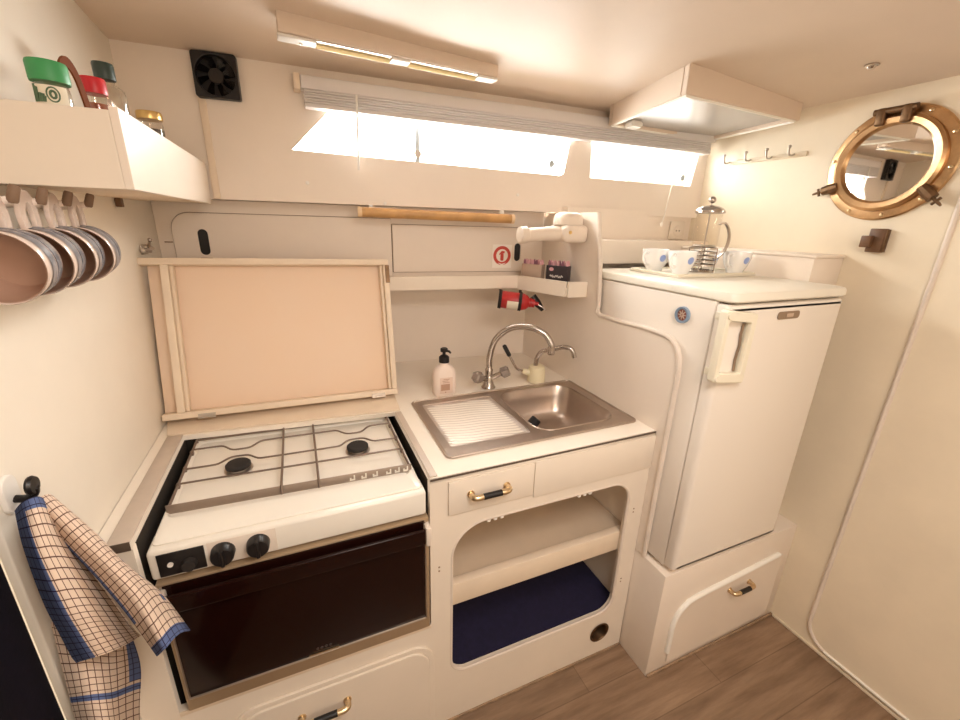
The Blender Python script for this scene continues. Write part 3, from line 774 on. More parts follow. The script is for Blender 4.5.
dup(cup, (1.300, .170, CZ0), 'white flowered teacup at the right end of the tray', (0, 0, .25))
cf = thing('cafetiere', 'glass coffee press with steel lid and plunger on the tray', 'coffee press', (1.182, .215, CZ0))
cx, cy = 1.182, .215
bm = BM(); lathe(bm, [(.036, .010), (.038, .012), (.040, .05), (.040, .185), (.042, .193), (.0405, .194), (.0385, .185), (.0385, .05), (.036, .013), (0, .013)], (cx, cy, CZ0), 32)
obj('glass_beaker', bm, M['potglass'], cf, smooth=60)
bm = BM()
lathe(bm, [(.030, 0), (.046, 0), (.046, .004), (.041, .009), (.030, .010)], (cx, cy, CZ0), 32, closed=True)
for z in (.022, .036, .050, .064, .078): lathe(bm, [(.0413, z), (.0428, z), (.0428, z + .006), (.0413, z + .006)], (cx, cy, CZ0), 32, closed=True)
for k in range(4):
    a = .6 + k * PI / 2; cyl(bm, (cx + .0435 * math.cos(a), cy + .0435 * math.sin(a), CZ0 + .004), (cx + .0435 * math.cos(a), cy + .0435 * math.sin(a), CZ0 + .084), .002, n=8)
obj('steel_cradle', bm, M['chrome'], cf)
bm = BM(); lathe(bm, [(.0, .194), (.044, .194), (.047, .197), (.046, .203), (.038, .211), (.022, .218), (.006, .221), (0, .221)], (cx, cy, CZ0), 32); obj('lid', bm, M['chrome'], cf)
bm = BM(); cyl(bm, (cx, cy, CZ0 + .09), (cx, cy, CZ0 + .232), .0022, n=8); lathe(bm, [(0, .086), (.036, .086), (.037, .090), (.034, .092), (0, .092)], (cx, cy, CZ0), 28); obj('plunger', bm, M['zinc'], cf)
bm = BM(); ball(bm, (cx, cy, CZ0 + .237), .012, 1, 1, .95, 16); obj('plunger_knob', bm, M['chrome'], cf)
hdir = V(.92, -.38, 0).normalized()
bm = BM(); hp = catmull([V(cx, cy, CZ0 + z) + hdir * d for d, z in [(.040, .160), (.058, .165), (.076, .140), (.082, .105), (.072, .07), (.052, .05), (.041, .046)]], 6)
tube(bm, hp, .005, 8, sec=[(-.002, -.007), (.002, -.007), (.002, .007), (-.002, .007)]); obj('handle', bm, M['chrome'], cf)

# ------------------------------------------------------------------ socket and things in the recess
so = thing('wall_socket', 'cream round-pin wall socket in the recess behind the coffee pot', 'socket', (1.455, .60, 1.49))
bm = BM(); box(bm, 1.412, 1.498, .589, .5995, 1.455, 1.532, .004, 2); obj('plate', bm, M['cab'], so)
bm = BM(); lathe(bm, [(.021, -.002), (.024, -.002), (.024, .0), (.021, 0)], (1.455, .589, 1.493), 24, 'y', closed=True); lathe(bm, [(0, -.0008), (.02, -.0008), (.02, 0)], (1.455, .589, 1.493), 24, 'y'); obj('outlet', bm, M['trimw'], so)
bm = BM()
for s_ in (-1, 1): cyl(bm, (1.455 + s_ * .0085, .5879, 1.493), (1.455 + s_ * .0085, .5866, 1.493), .003, n=10)
obj('pin_hole', bm, M['blackm'], so)

# ------------------------------------------------------------------ wall locker (two doors with finger slots)
lk = thing('wall_locker', 'white wall locker with two panel doors and black finger slots under the window', 'locker', (.16, .85, 1.31))
def lplate(name, loops, d0, d1, m, parent, bev=0, smooth=30):
    b = BM(); plate(b, loops, 'xz', d0, d1, bev); skewmesh(b, LY); return obj(name, b, m, parent, smooth=smooth)
lplate('face', [[(XL + .001, 1.275), (.861, 1.275), (.861, 1.549), (XL + .001, 1.549)]], 0, .018, M['panel'], lk)
b = BM(); plate(b, [[(XL + .002, LY(XL) + .0185), (.861, LY(.861) + .0185), (.861, BY(.861) - .001), (XL + .002, BY(XL) - .001)]], 'xy', 1.275, 1.287); obj('bottom_board', b, M['panel'], lk, smooth=0)
slot1 = rrect(-.4135, -.3835, 1.372, 1.456, .0148, 6); slot2 = rrect(.728, .756, 1.352, 1.425, .0138, 6)
dl = lplate('door', [rrect(-.485, .222, 1.29, 1.507, (.004, .055, .05, .004), 8), slot1], -.010, -.0004, M['panel'], lk, .0015)
dr_ = lplate('door', [rrect(.226, .815, 1.31, 1.487, (.05, .004, .004, .05), 8), slot2], -.010, -.0004, M['panel'], lk, .0015)
for dq, rct in ((dl, rrect(-.485, .222, 1.29, 1.507, (.004, .055, .05, .004), 8)), (dr_, rrect(.226, .815, 1.31, 1.487, (.05, .004, .004, .05), 8))):
    b = BM(); tube(b, [(p[0], LY(p[0]) - .0012, p[1]) for p in rct], .0022, 6, True); obj('edge_groove', b, M['groove'], dq)
b = BM(); plate(b, [slot1], 'xz', -.0045, -.0006); skewmesh(b, LY); obj('finger_slot', b, M['black'], dl, smooth=0)
b = BM(); plate(b, [slot2], 'xz', -.0045, -.0006); skewmesh(b, LY); obj('finger_slot', b, M['black'], dr_, smooth=0)
b = BM()
tube(b, [(p[0], LY(p[0]) - .0035, p[1]) for p in rrect(.226, .823, 1.303, 1.494, (.055, .004, .004, .055), 8) if p[0] > .70], .005, 8); obj('door_moulding', b, M['trimw'], lk)
b = BM(); box(b, -.512, -.489, -.006, -.0004, 1.411, 1.415, .001); skewmesh(b, LY); obj('scuff_catch', b, M['bead'], lk)
b = BM(); box(b, -.415, -.380, -.012, -.0104, 1.359, 1.363, .0005); skewmesh(b, LY); obj('slot_scuff', b, M['bead'], dl)
# barrel bolt on the left wall above the lid
bt = thing('barrel_bolt', 'small chrome barrel bolt on the left wall above the raised lid', 'bolt', (-.50, .72, 1.402))
bm = BM(); box(bm, -.5295, -.526, .675, .735, 1.386, 1.414, .001); box(bm, -.5255, -.515, .680, .690, 1.388, 1.412, .002); box(bm, -.5255, -.515, .718, .728, 1.388, 1.412, .002); obj('plate', bm, M['zinc'], bt)
bm = BM(); cyl(bm, (-.5185, .655, 1.40), (-.5185, .75, 1.40), .006, n=12); cyl(bm, (-.5185, .705, 1.40), (-.510, .70, 1.425), .0035, n=8); ball(bm, (-.509, .70, 1.427), .006); obj('bolt_rod', bm, M['chrome'], bt)

# ------------------------------------------------------------------ extinguisher sign
xs, zs_ = .672, 1.372; sg = None
def sx_(x, z, d): return V(x, LY(x) - .0104 - d, z)
bm = BM(); plate(bm, [rrect(xs - .043, xs + .043, zs_ - .047, zs_ + .047, .002, 2)], 'xz', -.0118, -.0104); skewmesh(bm, LY)
sg = obj('extinguisher_sign', bm, M['stickw'], smooth=0); tag(sg, 'square white sticker with red ring and extinguisher symbol on the locker door', 'sign')
bm = BM(); plate(bm, [circ(xs, zs_ + .003, .0385), circ(xs, zs_ + .003, .026)], 'xz', -.0124, -.0119); skewmesh(bm, LY); obj('red_ring', bm, M['stickr'], sg, smooth=0)
bm = BM(); plate(bm, [rrect(xs - .007, xs + .007, zs_ - .018, zs_ + .012, .004, 3)], 'xz', -.0124, -.0119); plate(bm, [[(xs - .004, zs_ + .012), (xs + .010, zs_ + .012), (xs + .012, zs_ + .020), (xs - .002, zs_ + .022), (xs - .014, zs_ + .008), (xs - .011, zs_ + .006)]], 'xz', -.0124, -.0119); skewmesh(bm, LY); obj('extinguisher_symbol', bm, M['stickr'], sg, smooth=0)
bm = BM(); plate(bm, [[(xs - .018, zs_ - .027), (xs, zs_ - .037), (xs + .018, zs_ - .027), (xs + .012, zs_ - .027), (xs, zs_ - .031), (xs - .012, zs_ - .027)]], 'xz', -.0131, -.0125); skewmesh(bm, LY); obj('arrow_symbol', bm, M['stickw'], sg, smooth=0)

# ------------------------------------------------------------------ corner shelf above the sink
cs = thing('corner_shelf', 'cream shelf below the locker that widens at the partition', 'shelf', (.55, .68, 1.26))
poly = [(.185, .700), (.700, .655), (.783, .432), (.8615, .425), (.8615, LY(.8615) - .002), (.185, LY(.185) - .002)]
poly_t = poly
bm = BM(); plate(bm, [poly], 'xy', 1.256, 1.274); obj('board', bm, M['panel'], cs, smooth=0)
def lipseg(a, b, h0, h1):
    bm = BM(); a = V(*a, 0); b = V(*b, 0); d = (b - a).normalized(); n = V(d.y, -d.x, 0) * .012
    q = [a, b, b + n, a + n]
    lo = [bm.verts.new((p.x, p.y, h0)) for p in q]; hi = [bm.verts.new((p.x, p.y, h1)) for p in q]
    bm.faces.new(lo[::-1]); bm.faces.new(hi)
    for k in range(4): bm.faces.new((lo[k], lo[(k + 1) % 4], hi[(k + 1) % 4], hi[k]))
    return bm
obj('front_lip', lipseg((.185, .6995), (.698, .6545), 1.256, 1.306), M['cab'], cs, smooth=0)
obj('angled_lip', lipseg((.7005, .6545), (.782, .4325), 1.252, 1.306), M['cab'], cs, smooth=0)
obj('end_lip', lipseg((.7835, .4315), (.861, .4245), 1.250, 1.306), M['cab'], cs, smooth=0)

# two boxes of capped sticks on the shelf
def tin(cx, cy, w, d, h, m, label, nm):
    t = thing('stick_box', label, 'box', (cx, cy, 1.2745), (0, 0, -.95), 'small boxes on the corner shelf')
    b = BM(); box(b, -w / 2, w / 2, -d / 2, d / 2, 0, h, .002); bb = obj('box', b, m, t, local=True)
    for i in range(5):
        for j in range(2):
            x = -w / 2 + w * (i + .5) / 5; y = -d / 2 + d * (j + .5) / 2; b = BM()
            lathe(b, [(0, h), (.0055, h), (.005, h + .010), (.0025, h + .018), (0, h + .019)], (x, y, 0), 8); obj('stick_cap', b, M['pinkcap'] if (i + j) % 3 else M['darkcap'], t, local=True)
    return t, bb
t1, b1 = tin(.748, .622, .086, .036, .078, M['tin_c'], 'pale translucent box of pink-capped sticks, left one on the corner shelf', 'c')
t2, b2 = tin(.806, .530, .088, .036, .080, M['tin_d'], 'dark box with white script and pink-capped sticks on the corner shelf', 'd')
b = BM(); tube(b, [(-.026 + .052 * k / 40, -.0194, .040 + .0045 * math.sin(k * 1.1) + .002 * math.sin(k * .37)) for k in range(41)], .0011, 5); obj('script', b, M['stickw'], b2, local=True)
b = BM(); ball(b, (-.022, -.0185, .066), .008, 1.2, .12, .9, 12); obj('pink_spot', b, M['pinkcap'], b2, local=True)

# ------------------------------------------------------------------ small extinguisher slung under the shelf
ex = thing('fire_extinguisher', 'small red extinguisher with black nozzle slung under the corner shelf', 'extinguisher', (.68, .60, 1.22))
a = V(.602, .628, 1.218); e = V(.742, .560, 1.204); d = (e - a).normalized()
def axl(prof, n=24):
    b = BM(); pts = [a + d * h for r, h in prof]; tube(b, pts, [r for r, h in prof], n); return b
obj('cylinder', axl([(.014, 0), (.030, .004), (.034, .012), (.034, .095), (.028, .112), (.018, .122), (.018, .13)]), M['redp'], ex)
obj('valve', axl([(.012, .130), (.017, .132), (.017, .143), (.008, .145), (.007, .160)], 16), M['redp'], ex)
bm = BM(); p = a + d * .128; tube(bm, [p + V(.012, .012, .022), p + V(.030, .0, -.002), p + V(.052, -.01, -.030)], [.017, .016, .008], 12); obj('nozzle', bm, M['black'], ex)
bm = BM(); p = a + d * .150; tube(bm, [p, p + V(.02, -.012, -.012), p + V(.035, -.022, -.026)], [.004, .003, .002], 8); obj('metal_tip', bm, M['chrome'], ex)
for h in (.006, .085):
    b = BM(); q = a + d * h; fr_ = frames([q, q + d])[0]; ring = [q + (fr_[1] * math.cos(k * PI / 12) + fr_[2] * math.sin(k * PI / 12)) * .0355 for k in range(24)]
    tube(b, ring, .003, 6, True, sec=[(-.0015, -.006), (.0015, -.006), (.0015, .006), (-.0015, .006)]); box(b, q.x - .003, q.x + .003, q.y - .006, q.y + .006, q.z + .0345, 1.2558); obj('strap', b, M['blackm'], ex)
bm = BM(); n = V(0, -1, -.75); n = (n - d * n.dot(d)).normalized(); s_ = d.cross(n).normalized(); rows = []
for h in (.035, .08):
    rows.append([bm.verts.new(a + d * h + (n * math.cos(t) + s_ * math.sin(t)) * .0346) for t in [(-.75 + 1.5 * k / 10) for k in range(11)]])
for k in range(10): bm.faces.new((rows[0][k], rows[0][k + 1], rows[1][k + 1], rows[1][k]))
obj('paper_label', bm, M['paper'], ex)

# ------------------------------------------------------------------ white fitting at the top of the partition
wf = thing('wall_fitting', 'rounded white plastic wall fitting with a stubby arm at the top of the partition', 'fitting', (.80, .50, 1.44))
bm = BM(); box(bm, .760, .8605, .435, .56, 1.442, 1.503, .017, 4); obj('housing', bm, M['plaster'], wf, smooth=50)
bm = BM()
loft(bm, [[(.806 + p[0], .495 + p[1], z) for p in rrect(-w, w, -d_, d_, r, 6)] for z, w, d_, r in [(1.5035, .053, .045, .04), (1.525, .053, .045, .04), (1.540, .046, .038, .034), (1.547, .03, .025, .022)]], True, True)
obj('dome', bm, M['plaster'], wf, smooth=50)
bm = BM(); tube(bm, catmull([(.770, .485, 1.472), (.70, .487, 1.470), (.65, .49, 1.466), (.622, .49, 1.465)], 6), [.026] * 6 + [.024] * 6 + [.024] * 6 + [.022], 18); obj('arm', bm, M['plaster'], wf, smooth=60)
bm = BM(); tube(bm, [(.605, .49, 1.464), (.608, .49, 1.464), (.632, .49, 1.466), (.636, .49, 1.466)], [.023, .029, .029, .025], 20); obj('end_cap', bm, M['plaster'], wf)
bm = BM(); cyl(bm, (.778, .4349, 1.478), (.778, .432, 1.478), .006, n=12); obj('screw', bm, M['gold'], wf)

# ------------------------------------------------------------------ wooden roller under the window panel
bm = BM(); A_ = V(.092, PY(.092) - .012, 1.526); B_ = V(.665, PY(.665) - .012, 1.519); dd_ = (B_ - A_).normalized()
rl_ = thing('wooden_roller', 'varnished wooden rod mounted under the window panel', 'rod', tuple((A_ + B_) / 2))
tube(bm, [A_ + dd_ * .014, B_ - dd_ * .012], .0165, 20); obj('rod', bm, M['wood'], rl_)
bm = BM(); tube(bm, [A_, A_ + dd_ * .0139], [.017, .017], 20); tube(bm, [B_ - dd_ * .0119, B_], .0172, 20); obj('end_cap', bm, M['woodl'], rl_)
bm = BM()
for f in (.08, .92):
    p = A_ + (B_ - A_) * f; box(bm, p.x - .008, p.x + .008, p.y + .004, p.y + .020, p.z + .006, 1.5497, .002)
obj('mount', bm, M['white'], rl_)

# ------------------------------------------------------------------ fan
fn = thing('extractor_fan', 'square black fan on the window panel in the upper left corner', 'fan', (-.278, PY(-.278), 1.886))
ang = math.atan(-.106); fm = Matrix.Translation((-.2785, PY(-.2785) - .001, 1.8845)) @ Matrix.Rotation(ang, 4, 'Z')
bm = BM(); plate(bm, [rrect(-.0575, .0575, -.0575, .0575, .006, 3), circ(0, 0, .052, 40)], 'xz', -.025, 0, .001, fm); obj('frame', bm, M['black'], fn)
bm = BM(); plate(bm, [circ(0, 0, .0535, 32)], 'xz', -.004, -.001, 0, fm); obj('back_guard', bm, M['blackm'], fn, smooth=0)
bm = BM(); lathe(bm, [(0, -.022), (.018, -.022), (.02, -.019), (.02, -.005)], (0, 0, 0), 28, 'y', mx=fm); hub = obj('hub', bm, M['blackm'], fn)
for k in range(8):
    a0 = k * PI / 4 + .2; b = BM(); rows = []
    for rr in (.0202, .030, .040, .050):
        sw = (rr - .02) * 9
        r0 = []
        for w_, dp in ((-.30, -.008), (0, -.014), (.30, -.0215)):
            an = a0 + w_ * (1.1 - rr * 6) + sw * .6
            r0.append(b.verts.new(fm @ V(rr * math.cos(an), dp, rr * math.sin(an))))
        rows.append(r0)
    for A, B in zip(rows, rows[1:]):
        for j in range(2): b.faces.new((A[j], A[j + 1], B[j + 1], B[j]))
    bmesh.ops.solidify(b, geom=b.faces[:], thickness=.001); obj('blade', b, M['gloss'], fn)

# ------------------------------------------------------------------ blind
bl = thing('venetian_blind', 'white venetian blind raised to the top of the windows', 'blind', (.72, .62, 1.82))
bm = BM(); box(bm, -.055, 1.52, -.048, -.004, 1.872, 1.908, .003); skewmesh(bm, PY)
for v in bm.verts: v.co.z -= .028 * (v.co.x + .05) / 1.55
obj('head_rail', bm, M['blind'], bl)
for k in range(5):
    z = 1.836 + .0072 * k; b = BM(); box(b, -.048, 1.50, -.050 + .002 * (k % 2), -.014, z, z + .0062, .002, 1); skewmesh(b, PY)
    for v in b.verts: v.co.z -= .026 * (v.co.x + .05) / 1.55
    obj('slat', b, M['blind'], bl)
bm = BM(); box(bm, -.048, 1.50, -.050, -.012, 1.823, 1.835, .003); skewmesh(bm, PY)
for v in bm.verts: v.co.z -= .026 * (v.co.x + .05) / 1.55
obj('bottom_rail', bm, M['blind'], bl)
bm = BM(); box(bm, -.075, -.056, -.046, -.001, 1.868, 1.912, .003); skewmesh(bm, PY); obj('end_bracket', bm, M['wood_cream'], bl)
bm = BM(); cyl(bm, (.103, PY(.103) - .055, 1.868), (.098, PY(.098) - .050, 1.655), .0035, n=8); obj('tilt_wand', bm, M['white'], bl)
bm = BM(); tube(bm, [(1.37, PY(1.37) - .055, 1.80), (1.345, PY(1.345) - .035, 1.66), (1.335, PY(1.335) - .03, 1.54), (1.330, PY(1.33) - .03, 1.525)], .0022, 6); ball(bm, (1.330, PY(1.33) - .03, 1.518), .006, 1, 1, 1.6, 10); obj('pull_cord', bm, M['white'], bl)

# ------------------------------------------------------------------ ceiling light
cl = thing('ceiling_light', 'slim white twin-tube light on the ceiling before the window', 'light', (.19, .45, 1.91))
x0, x1 = -.106, .478
lm = Matrix.Translation((x0, .412, 0)) @ Matrix.Rotation(math.radians(2.4), 4, 'Z')
Lz = 1.949
bm = BM(); box(bm, 0, x1 - x0, 0, .042, Lz - .034, Lz + .004, .003, 2, lm)
for v in bm.verts: v.co.z += CZ(v.co.x, v.co.y) - Lz if v.co.z > Lz - .02 else -.012 * (v.co.x - x0)
obj('housing', bm, M['ceil'], cl)
def lz(bm):
    for v in bm.verts: v.co.z -= .012 * (v.co.x - x0)
    return bm
for u0, u1 in ((-.002, .085), (.272, .322), (.525, x1 - x0 + .002)):
    bm = BM(); box(bm, u0, u1, .004, .044, Lz - .041, Lz - .0345, .002, 2, lm); obj('end_plate', lz(bm), M['white'], cl)
for u0, u1 in ((.087, .270), (.324, .523)):
    bm = BM(); tube(bm, [lm @ V(u0, .034, Lz - .0395), lm @ V(u1, .034, Lz - .0395)], .0048, 12); obj('tube', lz(bm), M['lightlens'], cl)
    bm = BM(); box(bm, u0, u1, .006, .042, Lz - .0360, Lz - .0345, .0004, 1, lm); obj('reflector', lz(bm), M['zinc'], cl)
bm = BM(); lathe(bm, [(0, -.002), (.004, -.002), (.004, 0)], (0, 0, 0), 10, mx=lm @ Matrix.Translation((.05, .03, Lz - .0425))); obj('switch', bm, M['zinc'], cl)

# ceiling button and stud
bm = BM(); lathe(bm, [(0, -.008), (.007, -.008), (.010, -.003), (.016, -.001), (.016, .004)], (1.294, -.09, CZ(1.294, -.09) - .002), 16)
tag(obj('ceiling_stud', bm, M['chrome']), 'tiny chrome stud on the ceiling near the right wall', 'stud')

# ------------------------------------------------------------------ ceiling hatch
hz = 1.857; hc = CZ(1.2, .3)
ht = thing('ceiling_hatch', 'white framed skylight hatch with grey pane on the ceiling beside the window', 'hatch', (1.2, .33, 1.86))
HQ = [V(.916, .144, 0), V(1.480, .182, 0), V(1.532, .575, 0), V(.990, .560, 0)]
def hq(u, v): return HQ[0] * (1 - u) * (1 - v) + HQ[1] * u * (1 - v) + HQ[2] * u * v + HQ[3] * (1 - u) * v
def hbox(u0, u1, v0, v1, z0, z1, bev=.0):
    b = BM(); lo = [hq(u, v) for u, v in ((u0, v0), (u1, v0), (u1, v1), (u0, v1))]
    A = [b.verts.new((p.x, p.y, z0)) for p in lo]; B = [b.verts.new((p.x, p.y, z1)) for p in lo]
    b.faces.new(A[::-1]); b.faces.new(B)
    for k in range(4): b.faces.new((A[k], A[(k + 1) % 4], B[(k + 1) % 4], B[k]))
    if bev: bmesh.ops.bevel(b, geom=b.edges[:], offset=bev, segments=2, affect='EDGES')
    return b
fu, fv = .04, .055
for u0, u1, v0, v1 in ((0, 1, 0, fv), (0, 1, 1 - fv, 1), (0, fu, fv + .001, 1 - fv - .001), (1 - fu, 1, fv + .001, 1 - fv - .001)):
    obj('frame_side', hbox(u0, u1, v0, v1, hz, hc + .012, .002), M['ceil'], ht)
bm = BM(); tube(bm, [V(p.x, p.y, hz) for p in (hq(.02, .03), hq(.98, .03), hq(.98, .97), hq(.02, .97))], .0055, 8, True); obj('inner_bead', bm, M['trimb'], ht)
obj('pane', hbox(fu + .001, 1 - fu - .001, fv + .001, 1 - fv - .001, hz + .010, hz + .016), M['hatchp'], ht, smooth=0)
obj('catch', hbox(.10, .20, .80, .93, hz - .010, hz + .0095, .005), M['white'], ht)

# ------------------------------------------------------------------ porthole mirror on the right wall
PC = (XR, -.076, 1.701)
po = thing('porthole_mirror', 'round brass porthole with a mirror pane on the right wall', 'mirror', PC)
def px(prof, n=56, closed=True): b = BM(); lathe(b, prof, PC, n, 'x', closed=closed); return b
obj('flange', px([(.120, -.0005), (.156, -.0005), (.158, -.006), (.154, -.011), (.135, -.013), (.124, -.013)]), M['brass'], po, smooth=40)
rg = obj('ring', px([(.104, -.014), (.104, -.020), (.110, -.028), (.124, -.030), (.132, -.024), (.133, -.0135), (.124, -.0135)]), M['brass'], po, smooth=40)
obj('glass', px([(0, -.016), (.1045, -.016), (.1045, -.0125), (0, -.0125)], closed=False), M['mirror'], po, smooth=0)
for k in range(10):
    a = 2 * PI * k / 10 + .15; b = BM(); c = V(PC[0] - .0115, PC[1] + .145 * math.cos(a), PC[2] + .145 * math.sin(a))
    lathe(b, [(0, -.005), (.004, -.004), (.006, 0)], c, 12, 'x'); obj('rivet', b, M['brassb'], po)
# hinge on top
b = BM()
for y in (-.105, -.045): box(b, PC[0] - .040, PC[0] - .012, PC[1] + .085 + y - .012, PC[1] + .085 + y + .012, PC[2] + .105, PC[2] + .152, .006, 3)
cyl(b, (PC[0] - .030, PC[1] - .040, PC[2] + .143), (PC[0] - .030, PC[1] + .060, PC[2] + .143), .009, n=14); obj('hinge', b, M['brassd'], po)
# dogs (tightening screws)
def dog(y, z, ang_):
    b = BM(); c = V(PC[0] - .025, PC[1] + y, PC[2] + z); t = V(0, math.cos(ang_), math.sin(ang_)); s_ = V(0, -math.sin(ang_), math.cos(ang_))
    tube(b, [c - t * .022, c, c + t * .022], [.013, .016, .014], 10); k_ = obj('dog_clamp', b, M['brassd'], po)
    b = BM(); tube(b, [c + t * .012, c + t * .045, c + t * .052], [.005, .004, .003], 8); tube(b, [c + t * .034 - s_ * .012, c + t * .034 + s_ * .012], .004, 8); obj('thumb_screw', b, M['brassd'], k_)
dog(.128, -.062, 2.6 - 2.9); dog(-.118, -.085, 3.9)

# ------------------------------------------------------------------ brown switch under the porthole
sw = thing('wall_switch', 'small dark brown block latch on the right wall under the porthole', 'latch', (XR, -.10, 1.48))
bm = BM(); box(bm, XR - .022, XR - .0005, -.128, -.088, 1.448, 1.518, .003); obj('block', bm, M['woodd'], sw)
bm = BM(); box(bm, XR - .040, XR - .0222, -.104, -.078, 1.462, 1.497, .003); obj('slide', bm, M['woodd'], sw)
bm = BM(); box(bm, XR - .019, XR - .0005, -.1315, -.1284, 1.450, 1.516, .0005); obj('side_plate', bm, M['brassd'], sw)

# ------------------------------------------------------------------ coat hooks on the right wall
hk = thing('hook_rail', 'slim white rail of four small hooks on the right wall above the coffee pot', 'hook rail', (XR, .33, 1.76))
bm = BM(); box(bm, XR - .008, XR - .0005, .165, .475, 1.752, 1.768, .002); obj('rail', bm, M['wall_r'], hk)
for y in (.455, .365, .285, .205):
    bm = BM(); tube(bm, catmull([(XR - .008, y, 1.762), (XR - .020, y, 1.757), (XR - .036, y, 1.758), (XR - .042, y, 1.772), (XR - .042, y, 1.781)], 6), .0032, 8); ball(bm, (XR - .042, y, 1.784), .0055); obj('hook', bm, M['zinc'], hk)

# ------------------------------------------------------------------ left wall shelf with spice jars
ls = thing('spice_shelf', 'white boxed shelf high on the left wall holding spice jars', 'shelf', (-.44, .40, 1.533))
SF, SB, SR = .022, .765, -.345
bm = BM(); box(bm, XL + .001, SR - .0122, SF + .0122, SB, 1.536, 1.585); obj('base', bm, M['wood_cream'], ls, smooth=0)
bm = BM(); box(bm, XL + .001, SR - .0122, SF, SF + .012, 1.535, 1.646, .001); obj('end_board', bm, M['cab'], ls, smooth=0)
bm = BM(); box(bm, SR - .012, SR, SF, SB, 1.535, 1.651, .001); obj('side_board', bm, M['panel'], ls, smooth=0)
bm = BM(); box(bm, XL + .001, XL + .014, .555, .575, 1.514, 1.5358, .002); obj('bracket', bm, M['woodd'], ls, smooth=0)
JZ = 1.5854
def jar(nm, label, x, y, r, h, lidm, lidr, lidh, fill, fh, neck=None, extra=None):
    t = thing(nm, label, 'jar', (x, y, JZ), (0, 0, 0), 'jars on the spice shelf')
    b = BM(); nk = neck or r * .9
    lathe(b, [(0, .003), (r * .9, .003 * 0), (r, .006), (r, h * .80), (r * .97, h * .86), (nk, h * .93), (nk, h)], (0, 0, 0), 28); obj('glass', b, M['jarglass'], t, local=True, smooth=50)
    b = BM(); lathe(b, [(0, .004), (r * .93, .004), (r * .95, .01), (r * .95, fh), (0, fh)], (0, 0, 0), 24); obj('contents', b, fill, t, local=True)
    b = BM(); lathe(b, [(nk * .9, h - .006), (lidr * .98, h - .006), (lidr, h - .003), (lidr, h + lidh - .003), (lidr * .95, h + lidh), (0, h + lidh)], (0, 0, 0), 28); obj('lid', b, lidm, t, local=True)
    return t
j1 = jar('spice_jar', 'spice jar with wide green lid and printed label, nearest on the shelf', -.430, .060, .0205, .100, M['green'], .0235, .021, M['spice_l'], .06)
b = BM(); rows = [[], []]
for k in range(17):
    a_ = -2.6 + 2.2 * k / 16
    for r_, z in ((0, .025), (1, .088)): rows[r_].append(b.verts.new((.0211 * math.cos(a_), .0211 * math.sin(a_), z)))
for k in range(16): b.faces.new((rows[0][k], rows[0][k + 1], rows[1][k + 1], rows[1][k]))
lb = obj('label', b, M['paper'], j1, local=True)
b = BM()
def onjar(a_, z): return V(.0216 * math.cos(a_), .0216 * math.sin(a_), .076 + (z - .096) * .95)
tube(b, [onjar(-1.25 + .33 * math.cos(t), .096 + .010 * math.sin(t)) for t in [2 * PI * k / 20 for k in range(20)]], .0010, 5, True)
tube(b, [onjar(-1.25 + .15 * math.cos(t), .096 + .005 * math.sin(t)) for t in [2 * PI * k / 14 for k in range(14)]], .0016, 5, True)
for a0, z0, z1, r_ in ((-2.35, .085, .109, .0016), (-2.2, .085, .105, .002), (-2.0, .085, .097, .0018), (-1.85, .085, .096, .0022), (-1.75, .085, .093, .0016)): tube(b, [onjar(a0, z0), onjar(a0 + .06, z1)], r_, 5)
obj('label_print', b, M['greenprint'], lb, local=True)
b = BM()
tube(b, catmull([(-.440, .105, JZ + .008), (-.438, .115, JZ + .07), (-.436, .125, JZ + .125), (-.434, .150, JZ + .146), (-.432, .175, JZ + .130), (-.430, .190, JZ + .08), (-.429, .194, JZ + .03), (-.429, .194, JZ + .006)], 6), 1, 4, sec=[(-.0015, -.008), (.0015, -.008), (.0015, .008), (-.0015, .008)])
tag(obj('leather_strap', b, M['leather']), 'looped brown leather strap standing between the green and red lidded jars', 'strap')
jar('spice_jar', 'small jar with red lid and red spice beside the leather strap', -.432, .245, .0175, .127, M['red'], .0195, .020, M['spice_r'], .105)
jar('glass_bottle', 'tall clear glass bottle with dark green cap on the spice shelf', -.438, .345, .029, .174, M['dkgreen'], .0175, .023, M['spice_l'], .02, neck=.014)
jar('spice_jar', 'jar with gold lid and dark contents at the far end of the shelf', -.428, .590, .027, .148, M['gold'], .028, .012, M['spice_d'], .12)

# ------------------------------------------------------------------ mugs on pegs below the shelf
pegs = [-.052, .022, .104, .190]
prail = None
def make_peg(y, label):
    t = thing('wall_peg', label, 'peg', (XL, y, 1.505), (0, 0, 0), 'pegs under the spice shelf')
    b = BM(); tube(b, [(0.001, 0, 0), (.030, 0, .003), (.064, 0, .007)], [.006, .0055, .0055], 12); obj('shank', b, M['mugrim'], t, local=True)
    b = BM(); tube(b, [(.0655, 0, .003), (.066, 0, .006), (.072, 0, .023), (.073, 0, .026)], [.005, .0066, .0062, .005], 14); obj('tip', b, M['cork'], t, local=True)
    return t
ordn = ['nearest the camera', 'second from the camera', 'third from the camera', 'farthest from the camera']
p0 = make_peg(pegs[0], 'brown-tipped wall peg nearest the camera under the spice shelf')
for y, n_ in zip(pegs[1:], ordn[1:]): dup(p0, (XL, y, 1.505), 'brown-tipped wall peg %s under the spice shelf' % n_)
